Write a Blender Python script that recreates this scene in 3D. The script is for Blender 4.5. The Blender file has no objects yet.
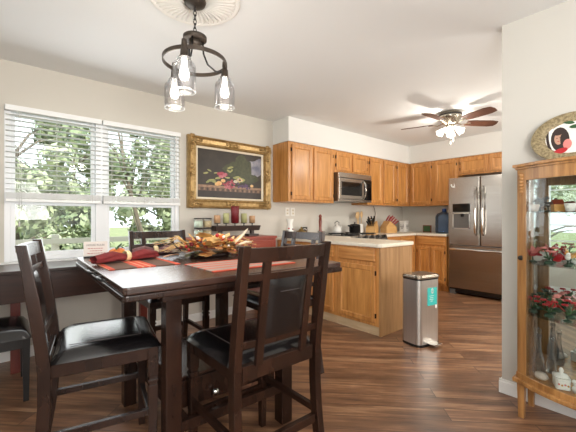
import bpy, bmesh, math, random
from math import sin, cos, pi, sqrt, atan, atan2, radians
from mathutils import Vector, Matrix
random.seed(7)
SC = bpy.context.scene
COL = SC.collection

# ------------------------------------------------------------------ camera, world, light, exposure
FPX, HORIZ, CAM_H = 337.0, 218.0, 1.16
E_ANG = atan(400.0 / 337.0)                       # angle from the view axis to world +X
cam_d = bpy.data.cameras.new('camera')
cam = bpy.data.objects.new('camera', cam_d); COL.objects.link(cam)
cam.location = (0, 0, CAM_H)
cam.rotation_euler = (pi / 2, 0, -(pi / 2 - E_ANG))
cam_d.sensor_fit = 'HORIZONTAL'; cam_d.sensor_width = 36
cam_d.lens = 36 * FPX / 576
cam_d.shift_y = (HORIZ - 216) / 576
cam_d.clip_start = 0.02; cam_d.clip_end = 200
SC.camera = cam

world = bpy.data.worlds.new('sky'); SC.world = world; world.use_nodes = True
wn = world.node_tree.nodes; wl = world.node_tree.links
bg = wn['Background']
tc = wn.new('ShaderNodeTexCoord'); sep = wn.new('ShaderNodeSeparateXYZ'); rmp = wn.new('ShaderNodeValToRGB')
wl.new(tc.outputs['Generated'], sep.inputs[0]); wl.new(sep.outputs['Z'], rmp.inputs[0])
rmp.color_ramp.elements[0].position = 0.0; rmp.color_ramp.elements[0].color = (0.93, 0.97, 1.0, 1)
rmp.color_ramp.elements[1].position = 0.8; rmp.color_ramp.elements[1].color = (0.72, 0.86, 1.0, 1)
wl.new(rmp.outputs[0], bg.inputs['Color']); bg.inputs['Strength'].default_value = 2.6

def light(name, kind, loc, energy, color=(1, 1, 1), rot=(0, 0, 0), size=None, size_y=None, radius=None, angle=None):
    d = bpy.data.lights.new(name, kind); d.energy = energy; d.color = color
    if kind == 'AREA':
        d.shape = 'RECTANGLE'; d.size = size; d.size_y = size_y
    if radius is not None: d.shadow_soft_size = radius
    if angle is not None: d.angle = angle
    o = bpy.data.objects.new(name, d); COL.objects.link(o); o.location = loc; o.rotation_euler = rot
    return o

def aim(o, target):
    v = Vector(target) - o.location
    o.rotation_euler = v.to_track_quat('-Z', 'Y').to_euler()

sun = light('sun', 'SUN', (0, -5, 8), 5.0, (1.0, 0.95, 0.86), angle=radians(1.0))
sun.rotation_euler = Vector((-0.25, 0.75, -0.75)).to_track_quat('-Z', 'Y').to_euler()
# added fill lamps before solid walls, then dining window daylight and bounce flash
a1 = light('back_fill_light', 'AREA', (0.3, -1.9, 1.25), 40, (1.0, 0.98, 0.95), size=2.6, size_y=1.9); aim(a1, (0.6, 2.5, 1.35))  # added fill from behind the camera; the back wall has no door
a2 = light('left_fill_light', 'AREA', (-1.45, -0.5, 1.45), 24, (0.97, 0.98, 1.0), size=1.5, size_y=1.4); aim(a2, (1.5, 1.2, 1.2))  # added fill on a stretch of left wall without a window
a3 = light('kitchen_fill_light', 'AREA', (4.2, -0.35, 1.45), 58, (1.0, 0.955, 0.88), size=1.6, size_y=1.3); aim(a3, (4.4, 3.0, 1.2))  # unseen lamp added to brighten the kitchen; the side wall is solid
a4 = light('dining_window_daylight', 'AREA', (0.73, 3.40, 1.45), 14, (0.95, 0.98, 1.0), size=1.4, size_y=1.1); aim(a4, (0.9, 0.5, 1.1))
a5 = light('bounce_flash', 'AREA', (0.2, -0.9, 1.5), 60, (1.0, 0.98, 0.95), size=0.9, size_y=0.9); aim(a5, (0.9, 0.6, 2.6))

SC.view_settings.view_transform = 'Standard'; SC.view_settings.look = 'None'
SC.view_settings.exposure = 0.0; SC.view_settings.gamma = 1.0
SC.view_settings.use_curve_mapping = False

# ------------------------------------------------------------------ materials
def lin(c):
    r = []
    for v in c[:3]:
        v /= 255.0
        r.append(v / 12.92 if v <= 0.04045 else ((v + 0.055) / 1.055) ** 2.4)
    return (r[0], r[1], r[2], 1)

def mat(name, color, rough=0.5, metal=0.0, noise=None, spec=0.5, coat=0.0, trans=0.0, emit=None, emit_s=0, bump=None):
    """noise = (second colour, scale xyz, detail)"""
    m = bpy.data.materials.new(name); m.use_nodes = True
    n = m.node_tree.nodes; l = m.node_tree.links; p = n['Principled BSDF']
    p.inputs['Base Color'].default_value = lin(color)
    p.inputs['Roughness'].default_value = rough; p.inputs['Metallic'].default_value = metal
    p.inputs['Specular IOR Level'].default_value = spec
    p.inputs['Coat Weight'].default_value = coat; p.inputs['Coat Roughness'].default_value = 0.26
    p.inputs['Transmission Weight'].default_value = trans
    if emit: p.inputs['Emission Color'].default_value = lin(emit); p.inputs['Emission Strength'].default_value = emit_s
    if noise or bump:
        t = n.new('ShaderNodeTexCoord'); mp = n.new('ShaderNodeMapping'); l.new(t.outputs['Object'], mp.inputs[0])
    if noise:
        mp.inputs['Scale'].default_value = noise[1]
        nt = n.new('ShaderNodeTexNoise'); nt.inputs['Scale'].default_value = 1.0; nt.inputs['Detail'].default_value = noise[2]
        nt.inputs['Roughness'].default_value = 0.62
        l.new(mp.outputs[0], nt.inputs['Vector'])
        cr = n.new('ShaderNodeValToRGB'); cr.color_ramp.elements[0].position = 0.35; cr.color_ramp.elements[1].position = 0.66
        cr.color_ramp.elements[0].color = lin(color); cr.color_ramp.elements[1].color = lin(noise[0])
        l.new(nt.outputs['Fac'], cr.inputs[0]); l.new(cr.outputs[0], p.inputs['Base Color'])
    if bump:
        b = n.new('ShaderNodeBump'); b.inputs['Strength'].default_value = bump[1]; b.inputs['Distance'].default_value = bump[2]
        nb = n.new('ShaderNodeTexNoise'); nb.inputs['Scale'].default_value = bump[0]; nb.inputs['Detail'].default_value = 4
        l.new(t.outputs['Object'], nb.inputs['Vector']); l.new(nb.outputs['Fac'], b.inputs['Height']); l.new(b.outputs[0], p.inputs['Normal'])
    return m

def glass(name, tint=(255, 255, 255), refl=1.0, rough=0.02):
    m = bpy.data.materials.new(name); m.use_nodes = True
    n = m.node_tree.nodes; l = m.node_tree.links; n.remove(n['Principled BSDF'])
    tr = n.new('ShaderNodeBsdfTransparent'); tr.inputs[0].default_value = lin(tint)
    gl = n.new('ShaderNodeBsdfGlossy'); gl.inputs['Roughness'].default_value = rough
    fr = n.new('ShaderNodeFresnel'); fr.inputs[0].default_value = 1.45
    mu = n.new('ShaderNodeMath'); mu.operation = 'MULTIPLY'; mu.inputs[1].default_value = refl
    mx = n.new('ShaderNodeMixShader')
    l.new(fr.outputs[0], mu.inputs[0]); l.new(mu.outputs[0], mx.inputs[0]); l.new(tr.outputs[0], mx.inputs[1]); l.new(gl.outputs[0], mx.inputs[2])
    l.new(mx.outputs[0], n['Material Output'].inputs[0])
    return m

def leaf_mat(name, c1, c2, c3, rough=0.5):
    m = bpy.data.materials.new(name); m.use_nodes = True
    n = m.node_tree.nodes; l = m.node_tree.links; p = n['Principled BSDF']
    g = n.new('ShaderNodeNewGeometry'); cr = n.new('ShaderNodeValToRGB')
    cr.color_ramp.elements[0].color = lin(c1); cr.color_ramp.elements[1].color = lin(c3)
    e = cr.color_ramp.elements.new(0.5); e.color = lin(c2)
    l.new(g.outputs['Random Per Island'], cr.inputs[0]); l.new(cr.outputs[0], p.inputs['Base Color'])
    p.inputs['Roughness'].default_value = rough
    return m

M = {}
M['ceiling'] = mat('ceiling_paint', (231, 232, 231), 0.9, bump=(60, 0.12, 0.004))
M['wall'] = mat('wall_paint', (206, 201, 191), 0.85, bump=(90, 0.08, 0.002))
M['wall_r'] = mat('wall_paint_light', (200, 197, 190), 0.85, bump=(90, 0.1, 0.002))
M['soffit'] = mat('soffit_paint', (226, 225, 221), 0.85, bump=(90, 0.08, 0.002))
M['white'] = mat('white_trim', (236, 236, 234), 0.4)
M['vinyl'] = mat('white_vinyl', (238, 240, 242), 0.35)
M['blind'] = mat('blind_white', (240, 241, 240), 0.45)
M['glass'] = glass('window_glass', (250, 253, 252), 0.6)
M['cab_glass'] = glass('display_glass', (251, 253, 252), 0.55)
def milky(name, tint, white, refl, amount):
    m = glass(name, tint, refl, .08); n = m.node_tree.nodes; l = m.node_tree.links
    mx0 = [q for q in n if q.type == 'MIX_SHADER'][0]; out = n['Material Output']
    tl = n.new('ShaderNodeBsdfTranslucent'); tl.inputs[0].default_value = lin(white); df = n.new('ShaderNodeBsdfDiffuse'); df.inputs[0].default_value = lin(white)
    ma = n.new('ShaderNodeMixShader'); ma.inputs[0].default_value = .5; l.new(tl.outputs[0], ma.inputs[1]); l.new(df.outputs[0], ma.inputs[2])
    mb = n.new('ShaderNodeMixShader'); mb.inputs[0].default_value = amount; l.new(mx0.outputs[0], mb.inputs[1]); l.new(ma.outputs[0], mb.inputs[2]); l.new(mb.outputs[0], out.inputs[0])
    return m
M['jar_glass'] = glass('jar_glass', (252, 252, 253), .45, .05)
M['oak'] = mat('honey_oak', (168, 110, 52), 0.38, noise=((210, 150, 84), (30, 30, 2.4), 6), coat=0.25)
M['oak_h'] = mat('honey_oak_drawer', (168, 110, 52), 0.38, noise=((210, 150, 84), (2.4, 2.4, 34), 6), coat=0.25)
M['oak_pan'] = mat('honey_oak_panel', (170, 112, 53), 0.36, noise=((213, 154, 86), (18, 18, 1.7), 7), coat=0.25)
M['oak_side'] = mat('oak_side_panel', (148, 110, 70), 0.45, noise=((176, 136, 92), (30, 30, 2.0), 6), coat=0.1)
M['oak_dark'] = mat('curio_oak', (138, 94, 50), 0.35, noise=((184, 136, 82), (34, 34, 2.5), 6), coat=0.3)
M['oak_trim'] = mat('pale_oak_trim', (186, 160, 124), 0.5, noise=((202, 178, 144), (4, 3, 30), 4))
M['counter'] = mat('cream_laminate', (232, 224, 207), 0.35, noise=((222, 213, 195), (60, 60, 60), 4))
M['espresso'] = mat('espresso_wood', (31, 18, 13), 0.27, noise=((50, 30, 21), (9, 9, 3), 5), coat=0.06, spec=0.36)
M['espresso_top'] = mat('espresso_table_top', (46, 28, 22), 0.27, noise=((70, 45, 36), (2.2, 26, 26), 5), coat=0.35)
M['desk'] = mat('walnut_desk', (36, 20, 15), 0.3, noise=((58, 34, 25), (2.0, 22, 28), 5), coat=0.08, spec=0.4)
M['leather'] = mat('black_leather', (17, 15, 16), 0.2, spec=0.6, bump=(140, 0.15, 0.002), coat=0.15)
M['black'] = mat('black_paint', (20, 19, 19), 0.35)
M['stitch'] = mat('stitch_thread', (70, 62, 60), 0.6)
M['redwood'] = mat('red_painted_wood', (138, 50, 34), 0.35, noise=((154, 62, 42), (3, 20, 20), 4))
M['redleg'] = mat('red_leg_wood', (104, 40, 30), 0.4, noise=((124, 52, 38), (20, 20, 3), 4))
M['steel'] = mat('stainless_steel', (180, 175, 168), 0.27, 1.0, noise=((170, 164, 157), (1.2, 1.2, 90), 3))
M['steel_dark'] = mat('dark_stainless', (130, 126, 122), 0.3, 1.0)
M['steel_can'] = mat('brushed_can_steel', (214, 212, 208), 0.36, 1.0, noise=((204, 202, 198), (90, 90, 1), 3))
M['chrome'] = mat('chrome', (226, 226, 224), 0.12, 1.0)
M['nickel'] = mat('brushed_nickel', (188, 180, 166), 0.25, 1.0)
M['brass'] = mat('aged_brass', (140, 104, 60), 0.35, 1.0)
M['bronze'] = mat('oil_bronze', (58, 50, 44), 0.45, 0.4, noise=((78, 68, 58), (30, 30, 30), 4))
M['blackgloss'] = mat('black_glass', (14, 14, 15), 0.08)
M['grey'] = mat('grey_plastic', (96, 94, 92), 0.5)
M['gold'] = mat('gilt_frame', (150, 120, 76), 0.34, 0.5, noise=((186, 156, 104), (26, 26, 26), 4))
M['gold_d'] = mat('gilt_frame_dark', (92, 66, 34), 0.45, 0.4, noise=((138, 106, 58), (50, 50, 50), 4))
M['linen'] = mat('cream_liner', (226, 214, 190), 0.7)
M['medal'] = mat('plaster', (234, 231, 225), 0.8)
M['bulb'] = mat('lit_bulb', (255, 246, 230), 0.3, emit=(255, 246, 232), emit_s=7)
M['shade'] = mat('frosted_shade', (250, 246, 238), 0.3, emit=(255, 247, 234), emit_s=3.0)
M['blade'] = mat('fan_blade_walnut', (74, 46, 36), 0.4, noise=((98, 64, 48), (6, 6, 6), 4))
M['teal'] = mat('turquoise_sticker', (62, 190, 184), 0.4)
M['paper'] = mat('white_paper', (240, 238, 232), 0.6)
M['sign'] = mat('painted_sign', (222, 212, 204), 0.6)
M['inkred'] = mat('red_ink', (170, 70, 62), 0.6)
M['inkdark'] = mat('dark_ink', (80, 62, 60), 0.6)
M['mirror'] = mat('mirror', (232, 236, 236), 0.02, 1.0)
M['dkwood'] = mat('dark_frame_wood', (44, 28, 22), 0.4)
M['candle_red'] = mat('burgundy_wax', (112, 26, 34), 0.5)
M['candle_green'] = mat('sage_wax', (178, 178, 126), 0.5)
M['candle_tan'] = mat('tan_wax', (190, 150, 112), 0.5)
M['wax_pale'] = mat('pale_green_wax', (196, 208, 188), 0.5)
M['wax_beige'] = mat('beige_wax', (196, 176, 136), 0.5)
M['burgundy'] = mat('burgundy_cloth', (104, 28, 30), 0.85, noise=((126, 40, 40), (40, 40, 40), 4))
M['mauve'] = mat('dusty_cloth', (88, 54, 56), 0.85, noise=((116, 82, 82), (40, 40, 40), 4))
M['ivory'] = mat('ivory_ring', (216, 196, 150), 0.45)
M['orange'] = mat('orange_gourd', (206, 100, 44), 0.5, noise=((220, 140, 60), (30, 30, 30), 3))
M['green'] = mat('leaf_green', (48, 84, 48), 0.5)
M['greend'] = mat('dark_leaf_green', (38, 62, 44), 0.55)
M['bluejug'] = glass('blue_jug_plastic', (196, 216, 240), .8, .05)
M['blue'] = mat('blue_cap', (40, 66, 120), 0.4)
M['maple'] = mat('knife_block_wood', (198, 150, 92), 0.45, noise=((212, 170, 112), (6, 6, 40), 4))
M['spoon'] = mat('wooden_spoon', (206, 170, 122), 0.55)
M['redhandle'] = mat('red_handle', (150, 34, 38), 0.35)
M['pot'] = mat('dark_pot', (52, 48, 46), 0.35, 0.5)
M['mill'] = mat('red_brown_wood', (120, 48, 28), 0.3, coat=0.4)
M['ceramic'] = mat('white_ceramic', (234, 232, 226), 0.2)
M['olive'] = mat('olive_brass', (126, 104, 58), 0.35, 0.6)
M['red'] = mat('red_glaze', (176, 32, 40), 0.3)
M['pink'] = mat('pink_glaze', (214, 130, 124), 0.4)
M['shell'] = mat('shell', (206, 190, 176), 0.35, noise=((228, 216, 206), (30, 30, 30), 3))
M['amber'] = mat('amber_glaze', (196, 140, 58), 0.3)
M['frost'] = milky('crystal', (252, 253, 253), (244, 246, 246), .6, .05)
M['cord'] = mat('white_cord', (226, 226, 222), 0.6)
M['leaf_autumn'] = leaf_mat('autumn_leaf', (196, 120, 56), (216, 176, 110), (170, 66, 40))
M['leaf_gold'] = leaf_mat('gold_leaf', (214, 166, 92), (226, 194, 130), (200, 140, 70))
M['leaf_olive'] = leaf_mat('olive_leaf', (86, 84, 50), (122, 112, 70), (60, 66, 46))
M['berry'] = leaf_mat('berry', (150, 36, 30), (226, 214, 196), (190, 84, 50))
M['tree_a'] = leaf_mat('tree_leaf_pale', (160, 168, 126), (198, 202, 166), (118, 134, 90))
M['tree_b'] = leaf_mat('tree_leaf_deep', (118, 134, 92), (160, 168, 124), (88, 108, 74))
M['bark'] = mat('bark', (98, 86, 72), 0.9, noise=((130, 116, 98), (14, 14, 3), 5))
M['lawn'] = mat('lawn', (112, 124, 74), 0.95, noise=((158, 154, 110), (3, 3, 3), 6))
M['fence'] = mat('weathered_fence', (196, 186, 170), 0.8)
M['plate_rim'] = mat('plate_rim', (108, 94, 66), 0.4, noise=((170, 154, 118), (70, 70, 70), 5))
M['hair'] = mat('dark_brown_paint', (50, 36, 32), 0.6)
M['skin'] = mat('skin_paint', (188, 146, 124), 0.6)

def floor_mat():
    m = bpy.data.materials.new('plank_floor'); m.use_nodes = True
    n = m.node_tree.nodes; l = m.node_tree.links; p = n['Principled BSDF']
    t = n.new('ShaderNodeTexCoord'); mp = n.new('ShaderNodeMapping'); mp.inputs['Rotation'].default_value = (0, 0, radians(45))
    l.new(t.outputs['Object'], mp.inputs[0])
    br = n.new('ShaderNodeTexBrick')
    br.offset = 0.37; br.offset_frequency = 2; br.squash = 1.0
    for k, v in (('Scale', 1.0), ('Mortar Size', 0.0022), ('Mortar Smooth', 0.3), ('Bias', 0.0), ('Brick Width', 1.22), ('Row Height', 0.125)):
        br.inputs[k].default_value = v
    br.inputs['Color1'].default_value = (0, 0, 0, 1); br.inputs['Color2'].default_value = (1, 1, 1, 1); br.inputs['Mortar'].default_value = (0.5, 0.5, 0.5, 1)
    l.new(mp.outputs[0], br.inputs['Vector'])
    # long streaks along the planks
    mp2 = n.new('ShaderNodeMapping'); mp2.inputs['Scale'].default_value = (1.6, 16, 1); l.new(mp.outputs[0], mp2.inputs[0])
    off = n.new('ShaderNodeVectorMath'); off.operation = 'ADD'
    sc_ = n.new('ShaderNodeVectorMath'); sc_.operation = 'SCALE'; sc_.inputs['Scale'].default_value = 7.0
    l.new(br.outputs['Color'], sc_.inputs[0]); l.new(mp2.outputs[0], off.inputs[0]); l.new(sc_.outputs[0], off.inputs[1])
    ns = n.new('ShaderNodeTexNoise'); ns.inputs['Scale'].default_value = 1.0; ns.inputs['Detail'].default_value = 7; ns.inputs['Roughness'].default_value = 0.65
    l.new(off.outputs[0], ns.inputs['Vector'])
    cr = n.new('ShaderNodeValToRGB'); cr.color_ramp.elements[0].position = 0.28; cr.color_ramp.elements[1].position = 0.74
    cr.color_ramp.elements[0].color = lin((72, 50, 37)); cr.color_ramp.elements[1].color = lin((190, 148, 112))
    e = cr.color_ramp.elements.new(0.5); e.color = lin((128, 91, 66))
    l.new(ns.outputs['Fac'], cr.inputs[0])
    hv = n.new('ShaderNodeHueSaturation'); mr = n.new('ShaderNodeMapRange'); mr.inputs['To Min'].default_value = 0.82; mr.inputs['To Max'].default_value = 1.12
    l.new(br.outputs['Color'], mr.inputs['Value']); l.new(mr.outputs[0], hv.inputs['Value']); l.new(cr.outputs[0], hv.inputs['Color'])
    mx = n.new('ShaderNodeMix'); mx.data_type = 'RGBA'; mx.inputs['B'].default_value = lin((44, 30, 24))
    l.new(br.outputs['Fac'], mx.inputs['Factor']); l.new(hv.outputs[0], mx.inputs['A'])
    l.new(mx.outputs['Result'], p.inputs['Base Color'])
    p.inputs['Roughness'].default_value = 0.3; p.inputs['Specular IOR Level'].default_value = 0.5
    b = n.new('ShaderNodeBump'); b.inputs['Strength'].default_value = 0.25; b.inputs['Distance'].default_value = 0.003
    l.new(ns.outputs['Fac'], b.inputs['Height']); l.new(b.outputs[0], p.inputs['Normal'])
    return m
M['floor'] = floor_mat()

def stripe_mat(name, axis, bands):
    """woven placemat: colour bands along object axis; bands = [(pos, colour)...] over 0..1 of object coords"""
    m = bpy.data.materials.new(name); m.use_nodes = True
    n = m.node_tree.nodes; l = m.node_tree.links; p = n['Principled BSDF']
    t = n.new('ShaderNodeTexCoord'); s = n.new('ShaderNodeSeparateXYZ'); l.new(t.outputs['Object'], s.inputs[0])
    mr = n.new('ShaderNodeMapRange'); mr.inputs['From Min'].default_value = -0.24; mr.inputs['From Max'].default_value = 0.24
    l.new(s.outputs[axis], mr.inputs['Value'])
    cr = n.new('ShaderNodeValToRGB'); cr.color_ramp.interpolation = 'CONSTANT'
    cr.color_ramp.elements[0].color = lin(bands[0][1]); cr.color_ramp.elements[1].position = bands[1][0]; cr.color_ramp.elements[1].color = lin(bands[1][1])
    for pos, c in bands[2:]:
        e = cr.color_ramp.elements.new(pos); e.color = lin(c)
    l.new(mr.outputs[0], cr.inputs[0]); l.new(cr.outputs[0], p.inputs['Base Color'])
    p.inputs['Roughness'].default_value = 0.9
    return m
O_, B_, P_, G_ = (206, 84, 58), (104, 76, 62), (232, 150, 118), (168, 146, 134)
BANDS = [(0, O_), (.04, P_), (.07, O_), (.12, P_), (.14, O_), (.19, B_), (.40, O_), (.45, P_), (.47, O_), (.52, P_), (.54, O_), (.59, B_), (.80, O_), (.86, P_), (.88, O_), (.93, P_), (.96, O_)]
M['placemat'] = stripe_mat('striped_placemat', 'X', BANDS)
BANDS2 = [(0, B_), (.10, O_), (.2, G_), (.33, O_), (.37, G_), (.47, O_), (.52, G_), (.62, O_), (.66, G_), (.78, O_), (.88, B_)]
M['placemat2'] = stripe_mat('striped_placemat_grey', 'Y', BANDS2)

# ------------------------------------------------------------------ mesh helpers
class MB:
    def __init__(s): s.v = []; s.f = []; s.m = []; s.s = []
    def add(s, vs, fs, m=0, smooth=False):
        b = len(s.v); s.v += [tuple(p) for p in vs]
        for f in fs: s.f.append([b + i for i in f]); s.m.append(m); s.s.append(smooth)
        return s
    def hexa(s, p, m=0):
        return s.add(p, [(0, 3, 2, 1), (4, 5, 6, 7), (0, 1, 5, 4), (1, 2, 6, 5), (2, 3, 7, 6), (3, 0, 4, 7)], m)
    def box(s, x0, x1, y0, y1, z0, z1, m=0):
        x0, x1 = min(x0, x1), max(x0, x1); y0, y1 = min(y0, y1), max(y0, y1); z0, z1 = min(z0, z1), max(z0, z1)
        return s.hexa([(x0, y0, z0), (x1, y0, z0), (x1, y1, z0), (x0, y1, z0), (x0, y0, z1), (x1, y0, z1), (x1, y1, z1), (x0, y1, z1)], m)
    def sweep(s, pts, sec, ax, ay, m=0, smooth=False, closed=False):
        """sec: list of (u,v); each ring = p + ax*u + ay*v.  sec may be a function of the index"""
        ax, ay = Vector(ax), Vector(ay); vs = []; n = None
        for i, p in enumerate(pts):
            q = sec(i) if callable(sec) else sec
            n = len(q)
            for (u, v) in q: vs.append(Vector(p) + ax * u + ay * v)
        fs = []; k = len(pts)
        for i in range(k if closed else k - 1):
            for j in range(n):
                a = i * n + j; b = i * n + (j + 1) % n; i2 = (i + 1) % k
                fs.append((a, b, i2 * n + (j + 1) % n, i2 * n + j))
        if not closed:
            fs.append(tuple(range(n))[::-1]); fs.append(tuple((k - 1) * n + j for j in range(n)))
        return s.add(vs, fs, m, smooth)
    def tube(s, pts, r, n=10, m=0, closed=False):
        pts = [Vector(p) for p in pts]; k = len(pts); vs = []; fs = []
        ref = Vector((0, 0, 1))
        for i, p in enumerate(pts):
            if closed: t = pts[(i + 1) % k] - pts[i - 1]
            else: t = pts[min(i + 1, k - 1)] - pts[max(i - 1, 0)]
            t.normalize()
            a = t.cross(ref)
            if a.length < 0.05: a = t.cross(Vector((1, 0, 0)))
            a.normalize(); b = t.cross(a).normalized()
            rr = r[i] if isinstance(r, (list, tuple)) else r
            for j in range(n):
                w = 2 * pi * j / n; vs.append(p + a * rr * cos(w) + b * rr * sin(w))
        for i in range(k if closed else k - 1):
            for j in range(n):
                i2 = (i + 1) % k
                fs.append((i * n + j, i * n + (j + 1) % n, i2 * n + (j + 1) % n, i2 * n + j))
        s.add(vs, fs, m, True)
        if not closed:
            b0 = len(s.v) - len(vs)
            s.f.append([b0 + j for j in range(n)][::-1]); s.m.append(m); s.s.append(False)
            s.f.append([b0 + (k - 1) * n + j for j in range(n)]); s.m.append(m); s.s.append(False)
        return s
    def lathe(s, prof, c=(0, 0, 0), n=24, m=0, sx=1, sy=1, flute=None):
        vs = []; fs = []; k = len(prof)
        for (r, z) in prof:
            for j in range(n):
                w = 2 * pi * j / n
                q = r * (1 + (flute[1] * cos(flute[0] * w) if flute else 0))
                vs.append((c[0] + q * cos(w) * sx, c[1] + q * sin(w) * sy, c[2] + z))
        for i in range(k - 1):
            for j in range(n):
                fs.append((i * n + j, i * n + (j + 1) % n, (i + 1) * n + (j + 1) % n, (i + 1) * n + j))
        if prof[0][0] > 1e-4: fs.append(tuple(range(n))[::-1])
        if prof[-1][0] > 1e-4: fs.append(tuple((k - 1) * n + j for j in range(n)))
        return s.add(vs, fs, m, True)
    def prism(s, poly, z0, z1, m=0, axis='z'):
        n = len(poly)
        def P(u, v, w):
            return (u, v, w) if axis == 'z' else ((w, u, v) if axis == 'x' else (u, w, v))
        vs = [P(u, v, z0) for u, v in poly] + [P(u, v, z1) for u, v in poly]
        fs = [tuple(range(n))[::-1], tuple(range(n, 2 * n))] + [(i, (i + 1) % n, n + (i + 1) % n, n + i) for i in range(n)]
        return s.add(vs, fs, m)
    def grid(s, fn, nu, nv, m=0, smooth=True):
        vs = [fn(i / nu, j / nv) for i in range(nu + 1) for j in range(nv + 1)]
        fs = [(i * (nv + 1) + j, (i + 1) * (nv + 1) + j, (i + 1) * (nv + 1) + j + 1, i * (nv + 1) + j + 1) for i in range(nu) for j in range(nv)]
        return s.add(vs, fs, m, smooth)
    def ball(s, c, r, m=0, n=12, sz=(1, 1, 1)):
        k = n // 2 + 1
        prof = [(r * sin(pi * i / k), -r * cos(pi * i / k)) for i in range(k + 1)]
        vs = []; fs = []
        for (q, z) in prof:
            for j in range(n):
                w = 2 * pi * j / n; vs.append((c[0] + q * cos(w) * sz[0], c[1] + q * sin(w) * sz[1], c[2] + z * sz[2]))
        for i in range(k):
            for j in range(n): fs.append((i * n + j, i * n + (j + 1) % n, (i + 1) * n + (j + 1) % n, (i + 1) * n + j))
        return s.add(vs, fs, m, True)
    def build(s, name, mats, parent=None, bevel=0, seg=2, sub=0, weld=True):
        me = bpy.data.meshes.new(name); me.from_pydata(s.v, [], s.f)
        if not isinstance(mats, (list, tuple)): mats = [mats]
        for q in mats: me.materials.append(M[q] if isinstance(q, str) else q)
        me.polygons.foreach_set('material_index', s.m); me.polygons.foreach_set('use_smooth', s.s)
        bm = bmesh.new(); bm.from_mesh(me)
        if weld: bmesh.ops.remove_doubles(bm, verts=bm.verts, dist=1e-6)
        bmesh.ops.recalc_face_normals(bm, faces=bm.faces) if weld else None
        if bevel:
            ed = [e for e in bm.edges if len(e.link_faces) == 2 and e.calc_face_angle(0) > 0.6]
            bmesh.ops.bevel(bm, geom=ed, offset=bevel, segments=seg, profile=0.6, affect='EDGES', clamp_overlap=True)
        bm.to_mesh(me); bm.free(); me.update()
        o = bpy.data.objects.new(name, me); COL.objects.link(o)
        if parent is not None: o.parent = parent
        if sub:
            md = o.modifiers.new('sub', 'SUBSURF'); md.levels = sub; md.render_levels = sub
        return o

def box(name, m, x0, x1, y0, y1, z0, z1, parent=None, bevel=0, seg=2):
    return MB().box(x0, x1, y0, y1, z0, z1).build(name, m, parent, bevel, seg)

def tag(o, label, cat, group=None):
    o['label'] = label; o['category'] = cat
    if group: o['group'] = group
    return o
def thing(name, label, cat, loc=(0, 0, 0), rz=0, group=None):
    o = bpy.data.objects.new(name, None); COL.objects.link(o); o.location = loc; o.rotation_euler = (0, 0, rz)
    o.empty_display_size = 0.1
    return tag(o, label, cat, group)
def struct(o):
    o['kind'] = 'structure'; return o
def dup(root, loc, rz, label):
    bpy_children = list(root.children)
    r = root.copy(); COL.objects.link(r); r.location = loc; r.rotation_euler = (0, 0, rz); r['label'] = label
    for ch in bpy_children:
        c = ch.copy(); COL.objects.link(c); c.parent = r
        for g in list(ch.children):
            d = g.copy(); COL.objects.link(d); d.parent = c
    return r
def text_mesh(body, size, name, m, parent=None, depth=0.001):
    cu = bpy.data.curves.new(name, 'FONT'); cu.body = body; cu.size = size; cu.extrude = depth; cu.align_x = 'CENTER'; cu.align_y = 'CENTER'
    t = bpy.data.objects.new(name + '_curve', cu); COL.objects.link(t)
    dg = bpy.context.evaluated_depsgraph_get(); dg.update()
    me = bpy.data.meshes.new_from_object(t.evaluated_get(dg)); bpy.data.objects.remove(t); bpy.data.curves.remove(cu)
    me.materials.clear(); me.materials.append(M[m]); me.name = name
    o = bpy.data.objects.new(name, me); COL.objects.link(o)
    if parent is not None: o.parent = parent
    return o
def rrect(x0, x1, y0, y1, r, n=5):
    p = []
    for cx, cy, a in ((x1 - r, y1 - r, 0), (x0 + r, y1 - r, 90), (x0 + r, y0 + r, 180), (x1 - r, y0 + r, 270)):
        for i in range(n + 1):
            w = radians(a + 90 * i / n); p.append((cx + r * cos(w), cy + r * sin(w)))
    return p

# ------------------------------------------------------------------ the room
YW, XF, XR, CEIL, XL, YB = 3.56, 5.90, 2.54, 2.44, -1.55, -2.0
struct(box('floor', 'floor', XL - .1, XF + .1, YB - .1, YW + .1, -0.1, 0))
struct(box('ceiling', 'ceiling', XL - .1, XF + .1, YB - .1, YW + .1, CEIL, CEIL + .1))
WX0, WX1, WZ0, WZ1 = 0.0, 1.455, 0.80, 2.075        # dining window opening
m_ = MB()
m_.box(XL - .1, WX0, YW, YW + .12, 0, CEIL); m_.box(WX1, XF + .1, YW, YW + .12, 0, CEIL)
m_.box(WX0, WX1, YW, YW + .12, 0, WZ0); m_.box(WX0, WX1, YW, YW + .12, WZ1, CEIL)
struct(m_.build('wall_window', 'wall'))
struct(box('wall_far', 'wall', XF, XF + .1, YB - .1, YW, 0, CEIL))
struct(box('wall_right', 'wall_r', XR, XR + .11, YB, 0.80, 0, CEIL))
LY0, LY1, LZ0, LZ1 = 0.55, 2.35, 0.55, 2.08
m_ = MB()
m_.box(XL - .1, XL, YB, LY0, 0, CEIL); m_.box(XL - .1, XL, LY1, YW, 0, CEIL)
m_.box(XL - .1, XL, LY0, LY1, 0, LZ0); m_.box(XL - .1, XL, LY0, LY1, LZ1, CEIL)
struct(m_.build('wall_left', 'wall'))
struct(box('wall_back', 'wall', XL - .1, XF, YB - .1, YB, 0, CEIL))
struct(box('wall_kitchen_side', 'wall', XR + .11, XF, -0.62, -0.52, 0, CEIL))
m_ = MB(); m_.box(2.735, XF, 3.235, YW, 2.135, CEIL); m_.box(5.575, XF, -.5, 3.235, 2.135, CEIL)
struct(m_.build('wall_soffit', 'soffit'))
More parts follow.
